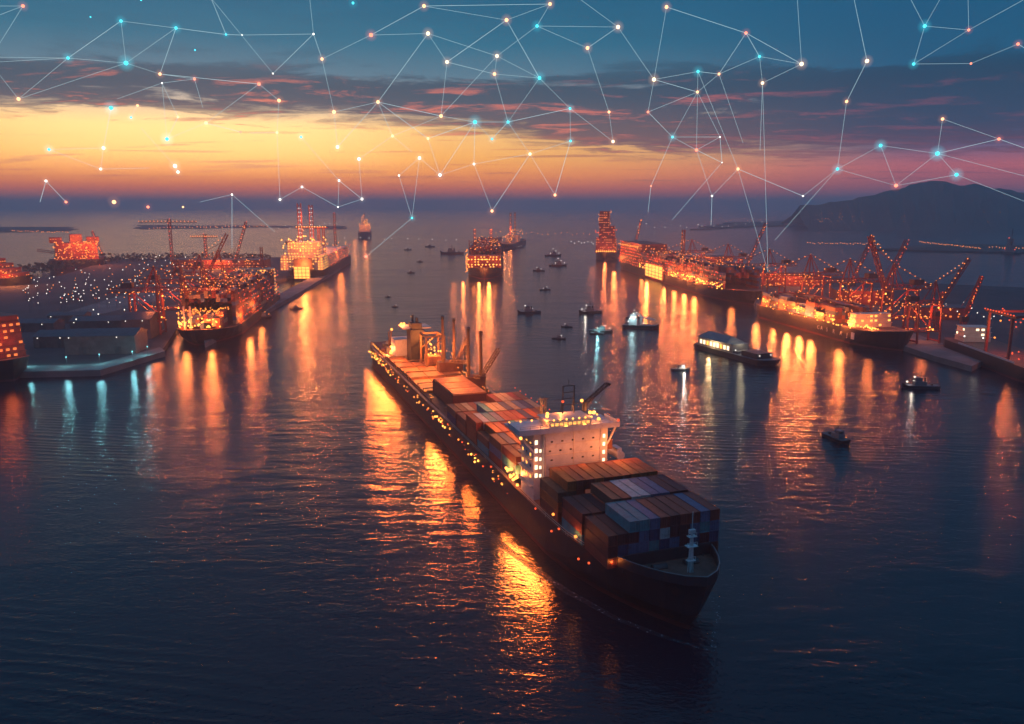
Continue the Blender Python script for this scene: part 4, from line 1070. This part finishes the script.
# ================================================================== small craft
def tug(px, py, Ln, rz, label, lamp='glow_w', n=2, tall=1, name='tugboat', cat='tug', cm='cabin', group=None, P=0):
    p = at(px, py); t = thing(name, label, cat, p, rz, group); B = Ln*.3; D = Ln*.085
    h_, d_, e_ = hull_mb(Ln, B, D, Ln*.07, stern=.7, fine=.4, base=-.5, boot=.35, n=12)
    h_.build('hull', [M['boat'], M['boat']], t); d_.build('deck', M['deckgrey'], t)
    q = MB()
    for j in range(28):  # fender ring
        pass
    c = MB(); c.box(-Ln*.14, Ln*.18, -B*.3, B*.3, D, D+Ln*.1*tall); c.box(-Ln*.02, Ln*.15, -B*.24, B*.24, D+Ln*.1*tall, D+Ln*.19*tall); c.box(-Ln*.04, Ln*.165, -B*.28, B*.28, D+Ln*.19*tall, D+Ln*.2*tall)
    c = c.build('cabin', M[cm], t)
    MB().box(Ln*.15, Ln*.153, -B*.2, B*.2, D+Ln*.125*tall, D+Ln*.17*tall).build('window', M['glass'], c)
    q = MB(); q.tube((0,0,D+Ln*.2*tall), (0,0,D+Ln*.36*tall), Ln*.012); q.bar((0,-B*.2,D+Ln*.3*tall), (0,B*.2,D+Ln*.3*tall), Ln*.01); q.build('mast', M['steel'], t)
    MB().tube((-Ln*.1, B*.14, D+Ln*.1*tall), (-Ln*.1, B*.14, D+Ln*.2*tall), Ln*.03).build('funnel', M['steel'], t)
    q = MB(); q.tube((-Ln*.3, -B*.12, D+.3), (-Ln*.3, B*.12, D+.3), Ln*.03); q.build('winch', M['steel'], t)
    r = Ln*.018+.12
    ps = [(Ln*.17, 0, D+Ln*.21*tall), (-Ln*.16, -B*.2, D+Ln*.09), (Ln*.36, 0, D+Ln*.09), (0, 0, D+Ln*.34*tall)][:n]
    lamps(t, ps, r, M[lamp])
    if P: light(t, (Ln*.1, -B*.7, D+Ln*.16), P, (1,.9,.75), .3)
    return t
T = [
 (529,313,20,R(190),'tug in mid channel with two white lamps, facing left','glow_w',2,1.1),
 (590,313,21,R(200),'tug right of mid channel with a lit white cabin lamp','glow_w',3,1.1),
 (601,332,17,R(-10),'small dark workboat beside the crane boat','glow_w',3,.9),
 (567,327,9,R(170),'tiny launch left of the workboats','glow_w',1,.8),
 (559,339,10,R(-20),'tiny launch nearest the bridge mast','glow_w',1,.8),
 (681,370,11,R(10),'small dark launch left of the river barge','glow_w',1,.8),
 (920,388,18,R(175),'dark tug near the right quay with two white lamps','glow_w',3,1.1),
 (837,440,15,R(-75),'unlit dark launch alone on the right water','glow_w',0,1.0),
 (539,271,17,R(170),'far launch above the crane boat, left one','glow_w',2,1),
 (558,266,27,R(10),'far lit workboat above the crane boat, right one','glow_w',4,1),
 (553,256,30,R(5),'farthest lit ferry right of mid channel','glow_w',4,1),
 (545,290,12,R(5),'lone launch trailing a thin wake right of mid channel','glow_w',2,.9),
 (408,250,15,R(190),'small lit boat beyond the stern, upper one','glow_w',2,1),
 (420,262,11,R(180),'bright speck of a boat beyond the stern','glow_w',1,1),
 (411,273,11,R(170),'little boat beyond the stern, lowest of three','glow_w',1,.9),
 (520,248,16,R(0),'small lit boat right of the mid channel ship','glow_w',2,1),
 (538,271,14,R(0),'dim launch among the far boats','glow_w',1,1),
 (388,297,6,R(0),'tiny lit launch behind the stern, left one','glow_w',1,1),
 (395,307,6,R(0),'tiny lit launch behind the stern, right one','glow_w',1,1),
 (296,309,13,R(225),'dark launch by the left quay with a curved wake','glow_o',1,.9),
 (1010,254,50,R(90),'far dark ship with a red lamp near the right edge','glow_r',3,2.4),
 (452,254,44,R(180),'dim dark barge left of the mid channel ship','glow_r',0,.8),
 (430,247,22,R(180),'dim boat far left of the mid channel ship','glow_w',1,.8),
 (262,318,16,R(35),'launch lying against the left quay apron','glow_o',3,1),
]
for px, py, Ln, rz, lab, lm_, n_, tl in T:
    if px == 538: continue
    small = Ln < 12.5
    tug(px, py, Ln, rz, lab, lm_, n_, tl, 'launch' if small else ('workboat' if 'boat' in lab and 'tug' not in lab else ('tugboat' if 'tug' in lab else 'launch')), 'boat' if 'tug' not in lab else 'tug',
        P=(900 if px in (529, 590, 920) else (1500 if px == 681 else 0)))
# crane boat with a white superstructure
t = thing('crane_boat', 'broad workboat with a white deckhouse and folded white crane', 'workboat', at(641,328), R(-14))
h_, d_, e_ = hull_mb(27, 9, 2.4, 1.2, stern=.9, fine=.25, base=-.5, boot=.3, n=12); h_.build('hull', [M['boat'], M['boot']], t); d_.build('deck', M['deckgrey'], t)
c = MB().box(-9, -3, -3, 3, 2.4, 7).box(-8, -4, -2.6, 2.6, 7, 10).build('cabin', M['white'], t)
for k in range(3): MB().box(-7.6+k*1.6, -6.6+k*1.6, -2.68, -2.6, 8, 9).build('window', M['win_w'], c)
q = MB(); q.tube((0,0,2.4),(0,0,8),.7); q.bar((0,0,8),(10,0,6.5),1.1); q.bar((0,0,9.5),(10,0,7),.3); q.bar((0,0,8),(-3,0,11),.8); q.build('crane', M['white'], t)
lamps(t, [(-8,-3,7.4),(-5,-3,7.2),(-6,0,10.6),(2,-2,4),(-9.4,-2,5)], .5, M['glow_w']); light(t, (-6,-6,8), 1.6e3, (.55,.95,1), .5)
t = tug(634, 318, 13, R(10), 'small boat with a bright white mast, just behind the crane boat', 'glow_w', 4, 1.2, 'launch', 'boat'); light(t, (0,-3,5), 1500, (.5,.95,1), .4)
t = tug(597, 334, 10, R(170), 'little pilot boat casting a cyan reflection below the workboats', 'glow_c', 2, .9, 'launch', 'boat'); light(t, (0,-2.4,3), 3200, (.35,.95,1), .4)
# river barge with a pale house
p0 = at(702,347); p1 = at(776,367); dv = p1-p0
t = thing('river_barge', 'long dark river barge with a pale lit house at its far end', 'barge', (p0+p1)/2, math.atan2(dv.y, dv.x)); Ln = dv.length
h_, d_, e_ = hull_mb(Ln, 15, 3, 1, stern=.9, fine=.14, base=-.6, boot=.4); h_.build('hull', [M['boat'], M['boat']], t); d_.build('deck', M['deckgrey'], t)
c = MB().box(-Ln/2+4, -Ln/2+38, -6, 6, 3, 8).build('house', M['cabin'], t)
rf = MB(); a_, b2 = -Ln/2+3, -Ln/2+34
rf.add([(a_,-6.8,8),(b2,-6.8,8),(b2-4,0,11.6),(a_+4,0,11.6),(a_,6.8,8),(b2,6.8,8)], [(0,1,2,3),(3,2,5,4),(0,3,4),(1,5,2),(0,4,5,1)])
rf.build('roof', M['cabin'], t)
for k in range(9): MB().box(-Ln/2+6+k*3.4, -Ln/2+8.2+k*3.4, -6.08, -6, 4, 6.6).build('window', M['win_w'] if k % 4 != 2 else M['win_y'], c)
MB().box(Ln/2-24, Ln/2-10, -5.4, 5.4, 3, 6).build('wheelhouse', M['hull'], t)
MB().box(-4, Ln/2-28, -5, 5, 3, 4.4).build('hatch_cover', M['deckgrey'], t)
lamps(t, [(Ln/2-9.5,-4,5),(Ln/2-9.5,4,5),(Ln/2-16,0,7.6),(Ln/2-30,-5,5)], .35, M['glow_w']); light(t, (-Ln/2+20,-9,6), 4e3, (1,.6,.25), .5); light(t, (-Ln/2+40,0,10), 1.5e3, (1,.8,.5), .4)

# wakes: broken foam lying on the water
m, nt, out = node_mat('broken foam'); N = nt.nodes.new; Lk = nt.links.new
tr = N('ShaderNodeBsdfTransparent'); df = N('ShaderNodeBsdfDiffuse'); df.inputs[0].default_value = (.42,.46,.5,1); mx = N('ShaderNodeMixShader')
g_ = N('ShaderNodeNewGeometry'); n_ = N('ShaderNodeTexNoise'); n_.inputs['Scale'].default_value = .9; n_.inputs['Detail'].default_value = 5; n_.inputs['Roughness'].default_value = .7
Lk(g_.outputs['Position'], n_.inputs[0]); mr = N('ShaderNodeMapRange'); Lk(n_.outputs['Fac'], mr.inputs[0]); mr.inputs[1].default_value = .52; mr.inputs[2].default_value = .68; mr.inputs[4].default_value = .6
Lk(mr.outputs[0], mx.inputs[0]); Lk(tr.outputs[0], mx.inputs[1]); Lk(df.outputs[0], mx.inputs[2]); Lk(mx.outputs[0], out.inputs[0]); M['foam'] = m
def foam(pts, w0, w1):
    q = MB(); n = len(pts)
    for i in range(n-1):
        a, c = Vector(pts[i]), Vector(pts[i+1]); d = (c-a).normalized(); s_ = Vector((-d.y, d.x, 0))
        wa_, wb_ = w0+(w1-w0)*i/(n-1), w0+(w1-w0)*(i+1)/(n-1)
        q.add([a-s_*wa_, c-s_*wb_, c+s_*wb_, a+s_*wa_], [(0,1,2,3)])
    q.v = [(x_, y_, .03) for x_, y_, z_ in q.v]
    tag(q.build('wake_foam', M['foam']), kind='structure')
foam([W(142,0,0), W(134,-6.5,0), W(124,-12.5,0), W(108,-18,0), W(84,-23,0), W(56,-27,0)], .5, 1.3)
foam([W(142,0,0), W(134,6.5,0), W(124,12.5,0), W(108,19,0), W(84,25,0), W(56,30,0)], .6, 1.6)
foam([at(718,549), at(745,546), at(772,548)], .25, .1)
foam([at(299,309.5), at(312,306), at(332,300), at(356,294)], .8, .3)
for a_, b2, c2 in (((776,368),(800,372),(840,369)), ((700,356),(730,372),(770,385)), ((537,313),(552,315),(575,314)), ((604,336),(622,341),(650,344)), ((553,291),(566,292),(584,293)), ((912,391),(890,394),(860,392)), ((848,444),(870,440),(905,432)), ((689,371),(700,374),(716,374))):
    foam([at(*a_), at(*b2), at(*c2)], .45, .15)

# ================================================================== network of light hanging over the harbour
V = dict(
 a=dict(L1=(23,6,'r',2),L2=(121,21,'c',2.2),L3=(176,28,'c',2.2),L4=(226,34.5,'c',1.5),L5=(242,35,'w',.8),L6=(68,58,'c',2.2),L7=(126,63,'c',3.2),L8=(160,74,'o',1.9),L9=(162,83,'w',1),L10=(194.5,79,'r',1.7),L11=(18.5,99,'o',2.2),L12=(259,84,'r',2.2),L13=(206,123,'o',2.2),L14=(240.5,132,'r',1.8),L15=(178,117,'o',1.5),L16=(167,139,'c',2.8),L17=(131,117.5,'c',1.6),L18=(137.5,105.5,'o',1.5),L19=(111,108,'c',3),L20=(103.5,148,'w',2),L21=(49,149.5,'c',2.2),L22=(100.7,169,'w',1.6),L23=(175,166,'w',2.4),L24=(178,172,'w',1.8),L25=(46,181,'w',1.6),L26=(66,202,'r',1.7),L29=(232,194.5,'w',1.3),L30=(211,-2,'w',1)),
 b=dict(M0=(309.5,-4,'w',.8),M1=(313.5,34,'w',1.2),M2=(273,73.5,'w',1),M4=(371,35,'r',2.4),M5=(424,6,'o',2.2),M6=(428,33.5,'y',2.4),M7=(322,59,'o',1.9),M8=(506.5,20,'o',2.3),M9=(497,56,'y',2.2),M10=(447,62,'y',2.2),M11=(494.5,74,'o',2.1),M12=(279,100.5,'o',2.2),M13=(277,132.5,'o',1.8),M14=(280,199.5,'w',1.6),M15=(302,187,'w',1.5),M16=(334,112,'o',2.4),M17=(378,102,'o',2.2),M18=(441,116,'o',2.2),M19=(475,122,'c',3),M20=(508,122,'c',2.2),M21=(492,139,'c',1.8),M22=(392.5,136,'o',1.9),M23=(428,138.5,'o',1.8),M24=(337.5,147,'w',2),M25=(301,137,'c',1.8),M26=(359,159,'w',2),M27=(419.5,158,'w',2),M28=(399,175.5,'w',1.3),M29=(440,175,'w',2),M30=(474,164,'w',1.5),M31=(339,180.5,'w',1.5),M32=(362,199,'w',1.7),M33=(338,207,'w',1),M34=(412,218,'c',1.7),M35=(492,211,'o',1.9),M36=(366,256.5,'r',1.8)),
 c=dict(N0=(573,-6,'w',1),N1=(550,4,'o',2.1),N3=(537,26,'c',2.3),N4=(618,27,'y',2.4),N5=(587.5,48,'o',2.2),N6=(666.5,7,'o',2.2),N7=(746,33,'r',1.9),N8=(654,79.5,'y',2.5),N9=(539.5,78,'c',2.6),N10=(698,71.5,'c',2.3),N11=(719,74,'o',1.6),N12=(697.5,92,'o',1.7),N13=(648,112,'r',1.6),N14=(609,112,'o',1.7),N15=(613,141.5,'y',2),N16=(570,108.5,'c',2),N17=(570.5,141,'c',1.9),N18=(672.5,137,'c',2),N19=(720,137,'w',1),N20=(530,154,'y',1.9),N21=(555,195,'o',1.8),N22=(696.5,150,'r',2),N23=(738,169,'o',1.9),N24=(712,196,'w',1.4),N25=(651,186,'r',1.3),N26=(722,162.5,'w',.7)),
 d=dict(O1=(759.5,56.5,'c',2),O2=(762.5,83,'y',2),O3=(801.6,64,'y',2.5),O4=(867,61,'y',2.4),O5=(846.6,101.5,'o',1.9),O6=(837.5,169,'c',2.4),O7=(880.6,145.5,'c',2.6),O8=(896,185.6,'r',2.3),O9=(937.5,153.5,'c',3.2),O10=(956.5,174.7,'c',2.8),O11=(942.6,119,'o',1.9),O12=(999,139,'r',1.9),O13=(924.7,26,'c',2.6),O14=(968.7,30,'r',1.7),O15=(913.7,64,'c',2.2),O16=(971,63.5,'r',1.4),O17=(1018,44,'r',1.9),O18=(803,196,'w',1.2)))
EDG = '''L1 -20,6;L1 -14,20;L1 -12,62;L2 L3;L2 L6;L2 L7;L3 L7;L3 L8;L3 L4;L4 L30;L30 M2;L4 L5;L5 M1;L6 -20,57;L6 -20,63;L6 L7;L6 L11;L11 L7;L11 -20,50;L7 L8;L8 L10;L8 L12;L9 L16;L9 L15;L9 L10;L9 117,99;L10 203,108;L12 L13;L13 L16;L13 L14;L15 L16;L17 L18;L19 L20;L20 L21;L20 L22;L21 L22;L22 150,168;L23 141,128;L25 L26;L25 40,202;L29 200,202;L29 232,248;L29 275,232;L23 L24
M0 M1;M1 M2;M1 M7;L12 M12;M12 M13;M13 M14;M14 M15;M15 M33;M4 M5;M4 M6;M4 M7;M5 M8;M5 N1;M6 M10;M6 M9;M6 M17;M8 M10;M10 M11;M10 M18;M9 M11;M9 M18;M7 M16;M16 M17;M16 M24;M24 M17;M17 M18;M17 M22;M17 M23;M22 M18;M22 M26;M22 412,152;M23 M19;M23 M29;M19 M29;M19 M30;M19 M21;M21 M20;M19 M20;M18 M19;M26 M32;M27 M28;M27 M29;M27 M34;M28 M34;M29 M30;M30 M35;M31 M25;M31 M32;M31 M33;M33 M32;M34 M36;M11 M20;M30 N20;M13 250,133
M8 N1;N1 N3;N3 N4;N3 N5;N5 N4;N4 N0;N4 N8;N5 N14;N3 M9;M8 N9;N9 M9;N9 M11;N9 M20;N9 N16;N14 N15;N16 N15;N16 N17;N16 M20;N17 N20;N17 N21;N20 N21;N20 M20;N20 M35;N6 N7;N6 N8;N8 N10;N8 N12;N8 N13;N13 N12;N13 N18;N10 N11;N10 N12;N11 N7;N11 N12;N10 N23;N12 N18;N12 N22;N12 N19;N18 N19;N18 N22;N18 N25;N19 N22;N19 N26;N22 N26;N22 N24;N26 672,220;N23 N24;N23 768,272;N24 711,225;N11 743,143;N25 648,212;N7 O1
N7 O3;O1 O3;O1 O2;O2 O3;O1 N11;O3 797,-6;O4 853,-6;O4 O5;O5 O6;O6 O7;O6 O8;O7 O8;O7 O9;O8 O9;O8 O10;O9 O10;O9 O11;O9 O12;O11 O12;O9 1044,181;O10 1044,209;O12 1044,155;O6 O18;O6 775,240;O18 N23;O13 908,-6;O13 943,-6;O13 O14;O13 O15;O15 O14;O15 O16;O16 O17;O14 1034,-6;O14 968,-6;O17 1044,60;O2 760,150;O2 768,272'''
random.seed(99)
P3 = {}; own = {}
for g_, dct in V.items():
    for k, (px, py, cm, r) in dct.items():
        P3[k] = far(px, py, random.uniform(250, 330)); own[k] = g_
nets = {'a': 'web of fine light lines and cyan points over the left sunset sky', 'b': 'web of fine light lines and orange points left of the sky centre',
        'c': 'web of fine light lines and mixed points right of the sky centre', 'd': 'web of fine light lines with bright cyan points in the right sky'}
NT = {}
hm_ = {}
def halo(cm):  # glowing volume for added shells that imitate bloom round the points
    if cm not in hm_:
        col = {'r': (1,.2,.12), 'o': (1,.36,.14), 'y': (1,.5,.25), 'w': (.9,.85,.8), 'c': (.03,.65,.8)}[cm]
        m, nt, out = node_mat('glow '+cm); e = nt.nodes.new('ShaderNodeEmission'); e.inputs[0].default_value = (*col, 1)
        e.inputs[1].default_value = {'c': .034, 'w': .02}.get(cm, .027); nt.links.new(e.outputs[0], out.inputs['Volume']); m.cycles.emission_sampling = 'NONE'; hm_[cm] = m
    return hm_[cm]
for g_, dct in V.items():
    t = thing('light_network', nets[g_], 'light network'); NT[g_] = t
    for k, (px, py, cm, r) in dct.items():
        p = P3[k]; s_ = p.y/F
        o = MB().ball((0,0,0), r*s_*(.62 if cm == 'c' else .72), n=12, m=8).build('node', M['net_'+cm], t, True); o.location = p
        if r > 1.4:
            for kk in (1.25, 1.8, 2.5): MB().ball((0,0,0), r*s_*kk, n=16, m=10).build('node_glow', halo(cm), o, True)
for ln in EDG.replace('\n', ';').split(';'):
    a, c = ln.split(); pa = P3[a]
    pc = P3[c] if c in P3 else far(*[float(v) for v in c.split(',')], random.uniform(250, 330))
    w_ = .075 if random.random() < .7 else .11
    MB().tube(pa, pc, w_*.5*pa.y/290, n=5).build('link', M['net_line'], NT[own[a]])
for px, py, cm, r, lab in ((353,3,'c',2,'lone cyan light point at the top edge left of centre'),(114,202,'o',2.6,'lone amber light point low over the left horizon'),(148,207,'r',1.9,'lone red light point low over the left horizon'),
        (90.5,17,'c',1.2,'tiny lone cyan point near the upper left network'),(195,50,'c',1.3,'tiny lone pale cyan point between upper left links'),(183,207,'o',1.3,'tiny lone orange point low over the left horizon'),(141,0,'c',1.4,'lone cyan point touching the top edge on the left')):
    p = far(px, py, 290); s_ = p.y/F
    t = thing('light_point', lab, 'light point', p)
    MB().ball((0,0,0), r*s_*(.62 if cm == 'c' else .72), n=12, m=8).build('node', M['net_'+cm], t, True)
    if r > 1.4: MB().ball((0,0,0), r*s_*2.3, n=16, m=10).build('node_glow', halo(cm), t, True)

SC.render.engine = 'CYCLES'
SC.cycles.use_denoising = True
SC.cycles.volume_bounces = 7
SC.cycles.max_bounces = 8
SC.cycles.sample_clamp_indirect = 4
SC.cycles.sample_clamp_direct = 0
